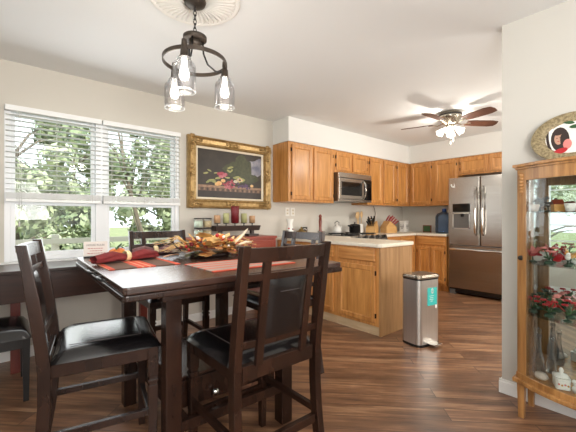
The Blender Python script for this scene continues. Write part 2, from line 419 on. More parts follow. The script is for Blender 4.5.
def baseboard(name, poly_pts, nx, ny):
    (x0, y0), (x1, y1) = poly_pts
    m_ = MB()
    for t, z0, z1 in ((.014, 0, .075), (.009, .075, .09)):
        m_.hexa([(x0, y0, z0), (x1, y1, z0), (x1 + nx * t, y1 + ny * t, z0), (x0 + nx * t, y0 + ny * t, z0),
                 (x0, y0, z1), (x1, y1, z1), (x1 + nx * t, y1 + ny * t, z1), (x0 + nx * t, y0 + ny * t, z1)])
    return struct(m_.build(name, 'white'))
baseboard('baseboard_window', ((XL, YW), (2.76, YW)), 0, -1)
baseboard('baseboard_right', ((XR, YB), (XR, .814)), -1, 0)
baseboard('baseboard_end', ((XR, .80), (XR + .11, .80)), 0, 1)
baseboard('baseboard_left', ((XL, YB), (XL, YW)), 1, 0)

# ---- dining window: two single-hung units with a mullion between
win = MB()
f = .04; yo, yi = YW + .1, YW + .01
win.box(WX0, WX0 + f, yi, yo, WZ0, WZ1); win.box(WX1 - f, WX1, yi, yo, WZ0, WZ1)
win.box(WX0 + f, WX1 - f, yi + .001, yo - .001, WZ1 - f, WZ1); win.box(WX0 + f, WX1 - f, yi + .001, yo - .001, WZ0, WZ0 + f)
XM = 0.70
win.box(XM - .045, XM + .045, yi, yo, WZ0 + f, WZ1 - f)
w_o = struct(win.build('window_1', 'vinyl', bevel=.003, weld=False))
for (a, b) in ((WX0 + f, XM - .045), (XM + .045, WX1 - f)):
    m_ = MB(); s_ = .032
    for z0, z1, y0 in ((WZ0 + f, 1.30, YW + .03), (1.27, WZ1 - f, YW + .055)):
        m_.box(a, a + s_, y0, y0 + .025, z0, z1); m_.box(b - s_, b, y0, y0 + .025, z0, z1)
        m_.box(a + s_, b - s_, y0 + .001, y0 + .024, z0, z0 + s_); m_.box(a + s_, b - s_, y0 + .001, y0 + .024, z1 - s_, z1)
    m_.build('window_sash', 'vinyl', w_o, bevel=.002, weld=False)
    m_ = MB(); m_.box(a + .02, b - .02, YW + .04, YW + .043, WZ0 + f, 1.29); m_.box(a + .02, b - .02, YW + .065, YW + .068, 1.29, WZ1 - f)
    m_.build('window_pane', 'glass', w_o)
struct(box('window_sill', 'white', WX0 - .03, WX1 + .03, YW - .06, YW + .03, WZ0 - .03, WZ0, w_o, .004))

# ---- blinds: two, raised so that the bottom rail hangs at the meeting rail
def blind(x0, x1, label, cord_left):
    t = thing('window_blind', label, 'blind', ((x0 + x1) / 2, YW - .025, 0), 0, 'white blinds on the dining window')
    w = (x1 - x0) / 2
    box('headrail', 'blind', -w, w, -.03, .025, WZ1 - .045, WZ1 - .002, t, .003)
    m_ = MB(); z = 1.395
    while z < WZ1 - .06:
        m_.hexa([(-w + .004, -.024, z + .001), (w - .004, -.024, z + .001), (w - .004, .024, z - .001), (-w + .004, .024, z - .001),
                 (-w + .004, -.024, z + .0035), (w - .004, -.024, z + .0035), (w - .004, .024, z + .0015), (-w + .004, .024, z + .0015)])
        z += .043
    m_.build('slats', 'blind', t)
    m_ = MB()
    for k in range(6): m_.box(-w + .004, w - .004, -.025, .025, 1.322 + k * .0085, 1.3275 + k * .0085)
    m_.build('gathered_slats', 'blind', t)
    box('bottom_rail', 'blind', -w + .003, w - .003, -.026, .026, 1.292, 1.318, t, .003)
    m_ = MB()
    for q in (-w * .78, 0, w * .78):
        for yy in (-.026, .026): m_.tube([(q, yy, 1.30), (q, yy, WZ1 - .04)], .0012, 5)
    m_.build('ladder_cords', 'cord', t)
    if cord_left:
        m_ = MB(); m_.tube([(-w + .09, -.035, WZ1 - .04), (-w + .09, -.037, 1.13)], .0022, 6); m_.tube([(-w + .10, -.035, WZ1 - .04), (-w + .105, -.037, 1.2)], .0022, 6)
        m_.lathe([(.003, .0), (.007, -.01), (.006, -.035), (.001, -.04)], (-w + .09, -.037, 1.13), 8)
        m_.build('pull_cord', 'cord', t)
    else:
        m_ = MB(); m_.tube([(w - .05, -.035, WZ1 - .04), (w - .05, -.038, 1.45)], .003, 6)
        m_.build('tilt_wand', 'cord', t)
blind(WX0 + .005, XM - .005, 'white slatted blind on the wider left part of the dining window, with pull cord', True)
blind(XM + .005, WX1 - .005, 'white slatted blind on the narrow right part of the window, beside the framed painting', False)

# ---- left-hand window (seen in the curio's mirror)
win = MB(); x0, x1 = XL - .09, XL - .01
for a, b, c, d, e in ((LY0, LY0 + .05, LZ0, LZ1, 0), (LY1 - .05, LY1, LZ0, LZ1, 0), (LY0 + .05, LY1 - .05, LZ0, LZ0 + .05, .001), (LY0 + .05, LY1 - .05, LZ1 - .05, LZ1, .001), (1.41, 1.49, LZ0 + .05, LZ1 - .05, .002), (LY0 + .05, LY1 - .05, 1.29, 1.35, .003)):
    win.box(x0 + e, x1 - e, a, b, c, d)
for q in (1.0, 1.93): win.box(x0 + .03, x0 + .045, q - .01, q + .01, LZ0, LZ1)
for q in (.8, 1.05, 1.6, 1.83): win.box(x0 + .03, x0 + .045, LY0, LY1, q - .01, q + .01)
w2 = struct(win.build('window_2', 'vinyl'))
box('window_pane', 'glass', x0 + .036, x0 + .039, LY0 + .03, LY1 - .03, LZ0 + .03, LZ1 - .03, w2)

# ------------------------------------------------------------------ kitchen cabinets
def door_mesh(a0, a1, z0, z1, P, fr=.052, th=.02):
    """flat-panel door: mitred frame around a recessed panel. P(a, out, z) maps to a point; out = 0 at the back of the door"""
    m_ = MB()
    def fr_ring(a, b, c, d, o): return [P(a, o, c), P(b, o, c), P(b, o, d), P(a, o, d)]
    rings = [fr_ring(a0, a1, z0, z1, 0), fr_ring(a0, a1, z0, z1, th - .004), fr_ring(a0 + .004, a1 - .004, z0 + .004, z1 - .004, th),
             fr_ring(a0 + fr - .01, a1 - fr + .01, z0 + fr - .01, z1 - fr + .01, th), fr_ring(a0 + fr, a1 - fr, z0 + fr, z1 - fr, th - .009)]
    for i in range(4):
        A, B = rings[i], rings[i + 1]
        vs = A + B
        m_.add(vs, [(j, (j + 1) % 4, 4 + (j + 1) % 4, 4 + j) for j in range(4)], 0)
    m_.add(rings[4], [(0, 1, 2, 3)], 1); m_.add(rings[0], [(0, 3, 2, 1)], 0)
    return m_
def drawer_mesh(a0, a1, z0, z1, P, th=.02):
    m_ = MB()
    def R(o, i): return [P(a0 + i, o, z0 + i), P(a1 - i, o, z0 + i), P(a1 - i, o, z1 - i), P(a0 + i, o, z1 - i)]
    r = [R(0, 0), R(th - .006, 0), R(th, .008)]
    for i in range(2): m_.add(r[i] + r[i + 1], [(j, (j + 1) % 4, 4 + (j + 1) % 4, 4 + j) for j in range(4)])
    m_.add(r[2], [(0, 1, 2, 3)]); m_.add(r[0], [(0, 3, 2, 1)])
    return m_
def hinges(a, z0, z1, P, par):
    for z in (z0 + .07, z1 - .07):
        m_ = MB(); m_.hexa([P(a - .005, -.001, z - .022), P(a + .005, -.001, z - .022), P(a + .005, .017, z - .022), P(a - .005, .017, z - .022),
                            P(a - .005, -.001, z + .022), P(a + .005, -.001, z + .022), P(a + .005, .017, z + .022), P(a - .005, .017, z + .022)])
        m_.build('hinge', 'blackgloss', par)

def cabinet(label, kind, org, P, a0, a1, depth, z0, z1, doors, drawers=(), group=None, body='oak', toe=None):
    """P maps (a, out, z) to world; org = point of the thing's base; all verts are made relative to org"""
    o = Vector(org)
    t = thing(kind, label, 'cabinet', org, 0, group)
    Q = lambda a, u, z: tuple(Vector(P(a, u, z)) - o)
    m_ = MB(); m_.hexa([Q(a0, -depth, z0), Q(a1, -depth, z0), Q(a1, 0, z0), Q(a0, 0, z0), Q(a0, -depth, z1), Q(a1, -depth, z1), Q(a1, 0, z1), Q(a0, 0, z1)])
    m_.build('body', body, t, .002)
    if toe:
        m_ = MB(); m_.hexa([Q(a0, -depth, 0), Q(a1, -depth, 0), Q(a1, toe, 0), Q(a0, toe, 0), Q(a0, -depth, z0), Q(a1, -depth, z0), Q(a1, toe, z0), Q(a0, toe, z0)])
        m_.build('toe_board', 'oak_trim' if toe > -.02 else 'oak', t)
    for (b0, b1, c0, c1, hs) in doors:
        d = door_mesh(b0, b1, c0, c1, Q).build('door', ['oak', 'oak_pan'], t)
        hinges(b0 - .006 if hs < 0 else b1 + .006, c0, c1, Q, d)
    for (b0, b1, c0, c1) in drawers:
        drawer_mesh(b0, b1, c0, c1, Q).build('drawer', 'oak_h', t)
    return t
# uppers on the window-wall side: front plane Y=3.24 facing -Y
PU = lambda a, u, z: (a, 3.24 - u, z)
G1 = 'upper oak cabinets along the range wall'
cabinet('double-door oak wall cabinet left of the microwave, end panel toward the painting', 'wall_cabinet', (3.16, 3.4, 1.37), PU, 2.735, 3.58, .32, 1.37, 2.13,
        [(2.785, 3.135, 1.40, 2.10, -1), (3.175, 3.545, 1.40, 2.10, 1)], group=G1)
cabinet('short oak wall cabinet with two small doors above the microwave', 'wall_cabinet', (3.97, 3.4, 1.8), PU, 3.582, 4.358, .32, 1.815, 2.13,
        [(3.62, 3.945, 1.845, 2.10, -1), (3.985, 4.325, 1.845, 2.10, 1)], group=G1)
cabinet('two-door oak wall cabinet right of the microwave, above the knife blocks', 'wall_cabinet', (4.8, 3.4, 1.37), PU, 4.36, 5.15, .32, 1.37, 2.13,
        [(4.40, 4.735, 1.40, 2.10, -1), (4.775, 5.115, 1.40, 2.10, 1)], group=G1)
cabinet('single-door oak wall cabinet in the kitchen corner, left of the inside corner', 'wall_cabinet', (5.4, 3.4, 1.37), PU, 5.152, 5.58, .32, 1.37, 2.13,
        [(5.19, 5.53, 1.40, 2.10, -1)], group=G1)
PF = lambda a, u, z: (5.58 - u, a, z)
G2 = 'upper oak cabinets along the refrigerator wall'
cabinet('oak wall cabinet just right of the inside corner, above the green framed card', 'wall_cabinet', (5.74, 3.0, 1.37), PF, 2.79, 3.235, .31, 1.37, 2.13, [(2.825, 3.195, 1.40, 2.10, -1)], group=G2)
cabinet('oak wall cabinet above the blue water jug, beside the refrigerator', 'wall_cabinet', (5.74, 2.6, 1.37), PF, 2.375, 2.788, .31, 1.37, 2.13, [(2.41, 2.755, 1.40, 2.10, -1)], group=G2)
cabinet('low oak wall cabinet with two doors above the stainless refrigerator', 'wall_cabinet', (5.74, 1.93, 1.84), PF, 1.48, 2.373, .31, 1.84, 2.13,
        [(1.95, 2.34, 1.865, 2.10, 1), (1.515, 1.915, 1.865, 2.10, -1)], group=G2)

# peninsula: faces -X at X = 2.80
PP = lambda a, u, z: (2.80 - u, a, z)
G3 = 'peninsula base cabinets'
cabinet('oak base cabinet at the free end of the peninsula, beside the steel trash can', 'base_cabinet', (3.08, 2.2, 0), PP, 1.945, 2.498, .57, .09, .868,
        [(1.985, 2.455, .125, .685, -1)], [(1.985, 2.455, .725, .85)], G3, 'oak', -.012)
cabinet('oak base cabinet in the middle of the peninsula, behind the nearest dining chair', 'base_cabinet', (3.08, 2.75, 0), PP, 2.50, 3.02, .57, .09, .868,
        [(2.535, 2.985, .125, .685, 1)], [(2.535, 2.985, .725, .85)], G3, 'oak', -.012)
cabinet('oak base cabinet at the wall end of the peninsula, nearest the red console', 'base_cabinet', (3.08, 3.28, 0), PP, 3.022, 3.545, .57, .09, .868,
        [(3.057, 3.51, .125, .685, 1)], [(3.057, 3.51, .725, .85)], G3, 'oak', -.012)
tag(box('end_panel', 'oak_side', 2.798, 3.375, 1.925, 1.944, 0, .868, None, .002), 'pale oak end panel closing the free end of the peninsula', 'panel')
# worktops
def worktop(name, label, poly, z0=.87, z1=.91):
    return tag(MB().prism(poly, z0, z1).build(name, 'counter', None, .012, 3), label, 'countertop')
worktop('countertop', 'cream laminate countertop of the peninsula, running back to the outlets',
        [(2.765, 3.555), (2.765, 1.93), (2.795, 1.90), (3.37, 1.90), (3.40, 1.93), (3.40, 2.92), (3.575, 2.92), (3.575, 3.555)])
worktop('countertop', 'cream laminate corner countertop under the knife blocks and blue water jug',
        [(4.345, 3.555), (4.345, 2.92), (5.25, 2.92), (5.25, 2.42), (5.895, 2.42), (5.895, 3.555)])
G4 = 'corner base cabinets'
PL = lambda a, u, z: (a, 2.95 - u, z)
cabinet('oak base cabinet right of the stove, below the knife blocks', 'base_cabinet', (4.8, 3.2, 0), PL, 4.35, 5.278, .6, .09, .868,
        [(4.385, 4.78, .125, .685, -1), (4.82, 5.20, .125, .685, 1)], [(4.385, 4.78, .725, .85), (4.82, 5.20, .725, .85)], G4, 'oak', -.06)
PR = lambda a, u, z: (5.28 - u, a, z)
cabinet('oak base cabinet with one drawer over two doors beside the refrigerator', 'base_cabinet', (5.58, 2.7, 0), PR, 2.425, 2.948, .61, .09, .868,
        [(2.455, 2.665, .125, .685, -1), (2.70, 2.905, .125, .685, 1)], [(2.455, 2.905, .725, .85)], G4, 'oak', -.06)
cabinet('oak base cabinet behind the peninsula, left of the stove', 'base_cabinet', (3.5, 3.2, 0), PL, 3.40, 3.574, .6, .09, .868, [(3.42, 3.56, .125, .85, -1)], (), G4, 'oak', -.06)

# ---- microwave over the range
t = thing('microwave', 'stainless over-the-range microwave with black window under the short cabinet', 'microwave', (3.97, 3.35, 1.40))
ox, oy, oz = 3.97, 3.35, 1.40
box('body', 'steel_dark', -.38, .38, -.17, .2, 0, .41, t, .004)
box('vent_strip', 'steel', -.38, .38, -.195, -.17, .335, .41, t, .006)
m_ = MB(); m_.box(-.38, .19, -.20, -.17, .03, .33); m_.build('door', 'steel', t, .006)
box('door_window', 'blackgloss', -.33, .13, -.203, -.199, .085, .28, t, .004)
m_ = MB(); m_.tube([(.165, -.205, .05), (.165, -.24, .09), (.165, -.25, .18), (.165, -.24, .27), (.165, -.205, .31)], .011, 10); m_.build('handle', 'chrome', t)
box('control_panel', 'blackgloss', .195, .38, -.198, -.17, .03, .33, t, .004)
box('bottom_vent', 'steel', -.38, .38, -.195, -.17, 0, .027, t, .004)

# ---- stove
t = thing('stove', 'stainless range with black cooktop set between the two countertops', 'stove', (3.96, 3.2, 0))
box('body', 'steel_dark', -.38, .38, -.28, .34, .03, .88, t, .004)
box('cooktop', 'blackgloss', -.38, .38, -.27, .34, .88, .913, t, .004)
m_ = MB(); m_.hexa([(-.38, -.275, .79), (.38, -.275, .79), (.38, -.36, .79), (-.38, -.36, .79), (-.38, -.275, .918), (.38, -.275, .918), (.38, -.315, .918), (-.38, -.315, .918)])
cp = m_.build('control_panel', 'steel', t, .004)
for k in range(5):
    x = -.3 + .15 * k
    m_ = MB(); m_.tube([(x, -.322, .886), (x, -.36, .898)], [.022, .018], 14); m_.build('knob', 'black', cp)
box('oven_door', 'steel', -.375, .375, -.32, -.28, .2, .77, t, .006)
m_ = MB(); m_.tube([(-.32, -.37, .72), (.32, -.37, .72)], .012, 10)
for x in (-.3, .3): m_.tube([(x, -.32, .72), (x, -.37, .72)], .008, 8)
m_.build('oven_handle', 'chrome', t)
for (x, y) in ((-.19, -.12), (.19, -.12), (-.19, .16), (.19, .16)):
    m_ = MB()
    for w in range(4):
        a = w * pi / 4; m_.tube([(x - .13 * cos(a), y - .1 * sin(a), .935), (x + .13 * cos(a), y + .1 * sin(a), .935)], .005, 6)
    m_.tube([(x + .13 * cos(w * pi / 8), y + .1 * sin(w * pi / 8), .93) for w in range(16)], .006, 6, closed=True)
    for w in range(4):
        a = w * pi / 2; m_.tube([(x + .13 * cos(a), y + .1 * sin(a), .914), (x + .13 * cos(a), y + .1 * sin(a), .935)], .006, 6)
    m_.build('burner_grate', 'black', t)

# ---- refrigerator: front plane X = 5.25
t = thing('refrigerator', 'stainless french-door refrigerator with ice dispenser and lower freezer drawer', 'refrigerator', (5.57, 1.935, 0))
fx = -.32
box('body', 'steel_dark', fx + .07, .31, -.452, .452, .03, 1.765, t, .005)
for y0, y1 in ((.004, .455), (-.455, -.004)):
    m_ = MB(); m_.prism(rrect(fx, fx + .065, y0, y1, .016, 4), .755, 1.77); d = m_.build('door', 'steel', t, .004)
    hy = .048 if y0 > 0 else -.048
    m_ = MB(); m_.tube([(fx - .002, hy, .915), (fx - .035, hy, .935), (fx - .052, hy, 1.02), (fx - .058, hy, 1.26), (fx - .052, hy, 1.5), (fx - .035, hy, 1.595), (fx - .002, hy, 1.615)], [.013, .016, .017, .018, .017, .016, .013], 12)
    m_.build('door_handle', 'chrome', d)
    if y0 > 0:
        box('dispenser_panel', 'blackgloss', fx - .006, fx + .01, .135, .385, 1.25, 1.375, d, .003)
        m_ = MB(); m_.box(fx - .006, fx + .008, .135, .15, .995, 1.235); m_.box(fx - .006, fx + .008, .37, .385, .995, 1.235)
        m_.box(fx - .006, fx + .008, .135, .385, .995, 1.012); m_.box(fx - .006, fx + .008, .135, .385, 1.222, 1.238)
        m_.build('dispenser_frame', 'chrome', d)
        m_ = MB(); m_.hexa([(fx - .001, .15, 1.012), (fx - .001, .37, 1.012), (fx + .001, .37, 1.012), (fx + .001, .15, 1.012), (fx - .001, .15, 1.222), (fx - .001, .37, 1.222), (fx + .001, .37, 1.222), (fx + .001, .15, 1.222)])
        m_.build('dispenser_recess', 'grey', d)
        m_ = MB(); m_.tube([(fx - .006, .24, 1.222), (fx - .012, .24, 1.18)], .022, 10); m_.build('dispenser_spout', 'blackgloss', d)
m_ = MB(); m_.prism(rrect(fx, fx + .065, -.455, .455, .016, 4), .10, .745); fz = m_.build('freezer_drawer', 'steel', t, .004)
m_ = MB(); m_.tube([(fx - .002, .42, .685), (fx - .045, .405, .69), (fx - .055, .3, .69), (fx - .06, 0, .69), (fx - .055, -.3, .69), (fx - .045, -.405, .69), (fx - .002, -.42, .685)], .016, 12); m_.build('freezer_handle', 'chrome', fz)
box('bottom_grille', 'black', fx + .03, fx + .08, -.45, .45, .03, .095, t)
for y in (-.4, .4): box('foot', 'grey', fx + .02, fx + .08, y - .04, y + .04, 0, .07, t)
m_ = MB(); m_.tube([(0, -.022, .035), (0, -.03, .01), (0, -.012, -.012), (0, .012, -.008), (0, .014, .012)], .006, 8); m_.ball((0, .018, .02), .012, 0, 10, (.5, 1, 1)); m_.ball((0, -.02, -.014), .014, 0, 10, (.4, 1.4, .6))
mg = m_.build('magnet', 'paper'); mg.location = (5.244, 2.32, 1.645); tag(mg, 'small white curled magnet at the top left of the refrigerator', 'magnet')

# ------------------------------------------------------------------ trash can
t = thing('trash_can', 'tall stainless step trash can with turquoise sticker beside the peninsula', 'trash can', (2.978, 1.617, 0), radians(-11))
box_ = rrect(-.145, .145, -.11, .105, .05, 8)
MB().prism(rrect(-.147, .147, -.112, .102, .053, 8), 0, .022).build('base', 'black', t)
m_ = MB(); m_.prism(box_, .02, .60)
b_ = m_.build('body', 'steel_can', t)
MB().prism(rrect(-.147, .147, -.112, .102, .053, 8), .598, .612).build('rim', 'black', t)
m_ = MB(); m_.prism(rrect(-.152, .152, -.117, .107, .055, 8), .612, .632); m_.prism(rrect(-.147, .147, -.112, .102, .055, 8), .632, .642); m_.build('lid', 'nickel', t, .003)
m_ = MB(); m_.prism([(-.045, -.108), (.06, -.108), (.075, -.148), (.07, -.183), (-.03, -.183), (-.045, -.148)], .02, .034); m_.build('pedal', 'steel', t, .003)
# sticker on the pedal side (faces -Y) and its marks
st = box('sticker', 'teal', -.035, .093, -.1115, -.110, .365, .525, t)
m_ = MB()
m_.tube([(.03 + .016 * cos(w * pi / 6), -.1125, .495 + .022 * sin(w * pi / 6)) for w in range(12)], .0025, 6, closed=True)
m_.tube([(.03, -.1125, .475), (.03, -.1125, .512)], .0022, 6)
for k, w in enumerate((.06, .045, .055, .03)): m_.box(.03 - w / 2 - .01, .03 + w / 2 - .01, -.1125, -.1115, .45 - k * .016, .453 - k * .016)
m_.build('sticker_marks', 'paper', st)
box('care_tag', 'paper', .068, .092, -.1125, -.1095, .335, .366, t)

# ------------------------------------------------------------------ small kitchen things
def at(o, loc, rz=0):
    o.location = loc; o.rotation_euler = (0, 0, rz); return o
CT = .91
# outlets
for x, lab in ((2.985, 'left of the two white outlet plates under the wall cabinet'), (3.085, 'right of the two white outlet plates under the wall cabinet')):
    t = thing('outlet', lab, 'outlet', (x, YW, 1.245), 0, 'outlet plates on the kitchen wall')
    box('cover_plate', 'ceramic', -.036, .036, -.006, 0, -.058, .058, t, .002)
    for z in (-.022, .022):
        m_ = MB(); m_.box(-.016, .016, -.009, -.005, z - .014, z + .014); s_ = m_.build('socket', 'linen', t, .002)
        m_ = MB(); m_.box(-.008, -.005, -.0105, -.0085, z - .005, z + .006); m_.box(.005, .008, -.0105, -.0085, z - .005, z + .006); m_.build('slot', 'black', s_)
# white vase with flowers by the painting
t = thing('vase', 'white vase with pink and dark printed flowers at the counter end by the painting', 'vase', (2.90, 3.40, CT))
m_ = MB(); m_.lathe([(.03, 0), (.045, .03), (.05, .08), (.04, .13), (.034, .18), (.05, .235), (.046, .237), (.03, .18), (.0, .1)], n=18); m_.build('body', 'ceramic', t)
random.seed(4)
for k in range(9):
    a = random.uniform(3.2, 5.2); z = random.uniform(.03, .12); m_ = MB(); m_.ball((.045 * cos(a), .045 * sin(a), z), .014, 0, 8, (1, 1, .7)); m_.build('flower_motif', ('pink', 'red', 'inkdark')[k % 3], t)
# small brass teapot
t = thing('teapot', 'small olive brass teapot between the white vase and the black plaque', 'teapot', (3.05, 3.34, CT))
m_ = MB(); m_.lathe([(.04, 0), (.062, .03), (.06, .065), (.035, .088), (.0, .09)], n=18); m_.build('body', 'olive', t)
m_ = MB(); m_.lathe([(.036, .086), (.03, .1), (.01, .11), (.009, .118), (.014, .127), (.0, .136)], n=14); m_.build('lid', 'olive', t)
m_ = MB(); m_.tube([(.055, 0, .04), (.08, 0, .06), (.092, 0, .085)], [.014, .009, .006], 8); m_.build('spout', 'olive', t)
m_ = MB(); m_.tube([(-.05, 0, .075), (-.085, 0, .075), (-.09, 0, .045), (-.055, 0, .03)], .005, 8); m_.build('handle', 'olive', t)
# black plaque with a white motif
t = thing('plaque', 'black square plaque with white arched motif standing on the counter', 'plaque', (3.19, 3.44, CT), radians(6))
box('board', 'black', -.062, .062, -.009, .009, 0, .125, t, .003)
m_ = MB(); m_.tube([(.04 * cos(w * pi / 8), -.0105, .075 + .026 * sin(w * pi / 8)) for w in range(9)], .005, 6)
for x in (-.028, 0, .028): m_.tube([(x - .009, -.0105, .03), (x, -.0105, .06), (x + .009, -.0105, .03)], .004, 6)
m_.build('motif', 'paper', t)
# tall reddish pepper mill in a glass dish
t = thing('pepper_mill', 'tall slim red-brown wooden mill on the counter left of the stove', 'mill', (3.43, 3.36, CT))
m_ = MB(); m_.lathe([(.03, 0), (.032, .02), (.024, .06), (.017, .1), (.02, .15), (.024, .2), (.018, .25)], n=16); m_.build('body', 'mill', t)
m_ = MB(); m_.lathe([(.016, .25), (.022, .262), (.022, .28), (.012, .298), (.0, .302)], n=16); m_.build('head', 'mill', t)
t = thing('glass_bowl', 'small clear glass bowl in front of the red-brown mill', 'bowl', (3.36, 3.27, CT))
m_ = MB(); m_.lathe([(.025, 0), (.05, .03), (.055, .07), (.051, .07), (.045, .03), (.0, .008)], n=18); m_.build('bowl', 'frost', t)
m_ = MB(); m_.ball((0, 0, .045), .026, 0, 10); m_.ball((.02, .01, .05), .018, 1, 8); m_.build('contents', ['red', 'pink'], t)
# canister with saucepan & crock near stove
t = thing('saucepan', 'dark saucepan with long handle on the stove', 'saucepan', (4.16, 3.33, .94))
m_ = MB(); m_.lathe([(.075, 0), (.085, .01), (.085, .105), (.089, .107), (.081, .107), (.078, .015), (.0, .012)], n=24); m_.build('pan', 'pot', t)
m_ = MB(); m_.lathe([(.086, .108), (.07, .122), (.02, .13), (.0, .131)], n=20); m_.lathe([(.006, .13), (.014, .15), (.0, .158)], n=10); m_.build('lid', 'pot', t)
m_ = MB(); m_.tube([(-.083, -.02, .085), (-.14, -.04, .095), (-.25, -.08, .105)], [.009, .01, .012], 8); m_.build('handle', 'black', t)
t = thing('kettle', 'white kettle on the back of the stove left of the saucepan', 'kettle', (3.83, 3.40, .94))
m_ = MB(); m_.lathe([(.06, 0), (.068, .02), (.062, .07), (.04, .105), (.0, .11)], n=20); m_.build('body', 'ceramic', t)
m_ = MB(); m_.lathe([(.03, .104), (.02, .114), (.006, .118), (.01, .13), (.0, .136)], n=12); m_.build('lid', 'ceramic', t)
m_ = MB(); m_.tube([(.058, 0, .04), (.085, 0, .07), (.1, 0, .1)], [.014, .01, .007], 8); m_.build('spout', 'ceramic', t)
m_ = MB(); m_.tube([(-.04, 0, .1), (-.05, 0, .15), (0, 0, .175), (.045, 0, .15), (.036, 0, .105)], .006, 8); m_.build('handle', 'black', t)
t = thing('utensil_crock', 'pale utensil crock behind the stove holding wooden spoons', 'crock', (4.42, 3.44, CT))
m_ = MB(); m_.lathe([(.052, 0), (.06, .02), (.06, .15), (.064, .155), (.055, .155), (.052, .02), (.0, .012)], n=20); m_.build('pot', 'ceramic', t)
for k, (dx, dy, tx, ty, L) in enumerate(((-.02, 0, -.10, -.02, .32), (0, .015, -.025, .01, .33), (.02, -.01, .05, .0, .34))):
    o = MB(); a = Vector((dx, dy, .02)); b = Vector((tx, ty, L))
    o.tube([a, a.lerp(b, .78)], .006, 8)
    c = a.lerp(b, .9); o.ball(tuple(c), .036, 0, 12, (.9, .35, 1.55))
    o = o.build('wooden_spoon', 'spoon'); o.location = (4.42, 3.44, CT)
    tag(o, ('leftmost wooden spoon leaning out of the utensil crock', 'middle wooden spoon standing in the utensil crock', 'rightmost wooden spoon in the utensil crock')[k], 'spoon', 'wooden spoons in the crock')
def knife_block(loc, rz, label, knives, hm, steel=False):
    t = thing('knife_block', label, 'knife block', loc, rz)
    MB().prism([(-.125, 0), (.11, 0), (.11, .10), (.03, .2), (-.125, .10)], -.075, .075, 0, 'y').build('block', 'maple', t, .004)
    out = []
    for k, (u, v, l) in enumerate(knives):
        o = MB(); n_ = Vector((-.64, 0, .77)) if False else Vector((-.55, 0, .83))
        a = Vector((-.1 + .13 * u, -.045 + .09 * v, .119 + .085 * u)); b = a + Vector((-.09 + .03 * (u - .5), .05 * (v - .5), .075)).normalized() * l * (1 - .15 * v)
        o.tube([a, a.lerp(b, .5), b], [.011, .013, .012], 8)
        out.append((o, t))
    return t, out
kb, kl = knife_block((4.61, 3.33, CT), radians(22), 'wooden knife block with black handles nearest the stove', [(u, v, .13) for u in (.15, .5, .85) for v in (.15, .5, .85)], 'black')
words_ = ('front', 'middle', 'back')
for k, (o, t) in enumerate(kl):
    q = o.build('knife', 'black' if k != 4 else 'chrome'); at(q, kb.location, kb.rotation_euler[2])
    tag(q, 'black-handled knife in the wooden block nearest the stove', 'knife', 'black knives in the block')
kb, kl = knife_block((4.99, 3.28, CT), radians(168), 'wooden knife block with red handles, right of the black-handled block', [(u, v, .14) for u in (.1, .4, .7, .95) for v in (.2, .8)], 'redhandle')
for k, (o, t) in enumerate(kl):
    q = o.build('knife', 'redhandle'); at(q, kb.location, kb.rotation_euler[2])
    tag(q, 'red-handled knife fanned out of the right-hand knife block', 'knife', 'red knives in the block')
t = thing('canister', 'white canister with black printed face pattern in the kitchen corner', 'canister', (5.62, 3.36, CT))
m_ = MB(); m_.prism(rrect(-.07, .07, -.06, .06, .02, 4), 0, .17); m_.build('body', 'ceramic', t, .004)
m_ = MB(); m_.prism(rrect(-.073, .073, -.063, .063, .02, 4), .17, .2); m_.build('lid', 'ceramic', t, .004)
m_ = MB()
for y in (-.025, .025): m_.tube([(-.0715, y - .015, .115), (-.0715, y, .125), (-.0715, y + .015, .115)], .004, 6)
m_.box(-.0725, -.07, -.04, .04, .085, .095); m_.box(-.0725, -.07, -.02, .02, .06, .07)
for x in (-.025, .025): m_.tube([(x - .015, -.0615, .115), (x, -.0615, .125), (x + .015, -.0615, .115)], .004, 6)
m_.box(-.04, .04, -.0625, -.06, .085, .095); m_.box(-.02, .02, -.0625, -.06, .06, .07)
m_.build('printed_pattern', 'black', t)
t = thing('framed_card', 'small green card in a dark reddish frame on the corner counter', 'framed card', (5.62, 2.92, CT), radians(-90))
box('frame', 'mill', -.075, .075, -.009, .012, 0, .125, t, .003); box('card', 'green', -.062, .062, -.011, -.008, .014, .112, t)
box('prop', 'black', -.01, .01, .012, .06, 0, .006, t)
t = thing('water_jug', 'large blue plastic water jug beside the refrigerator', 'jug', (5.55, 2.59, CT))
m_ = MB(); m_.lathe([(.12, 0), (.135, .02), (.135, .1), (.128, .11), (.135, .12), (.135, .2), (.128, .21), (.135, .22), (.135, .27), (.11, .32), (.05, .345), (.032, .36)], n=28); m_.build('bottle', 'bluejug', t)
m_ = MB(); m_.lathe([(.034, .355), (.034, .40), (.028, .405), (.0, .406)], n=16); m_.build('cap', 'blue', t)
o = MB().tube([(4.98, 3.545, 1.15), (4.975, 3.53, 1.25), (4.95, 3.535, 1.33), (4.93, 3.54, 1.368)], .004, 6).build('power_cord', 'black')
tag(o, 'thin black cord on the wall above the knife blocks', 'cord')

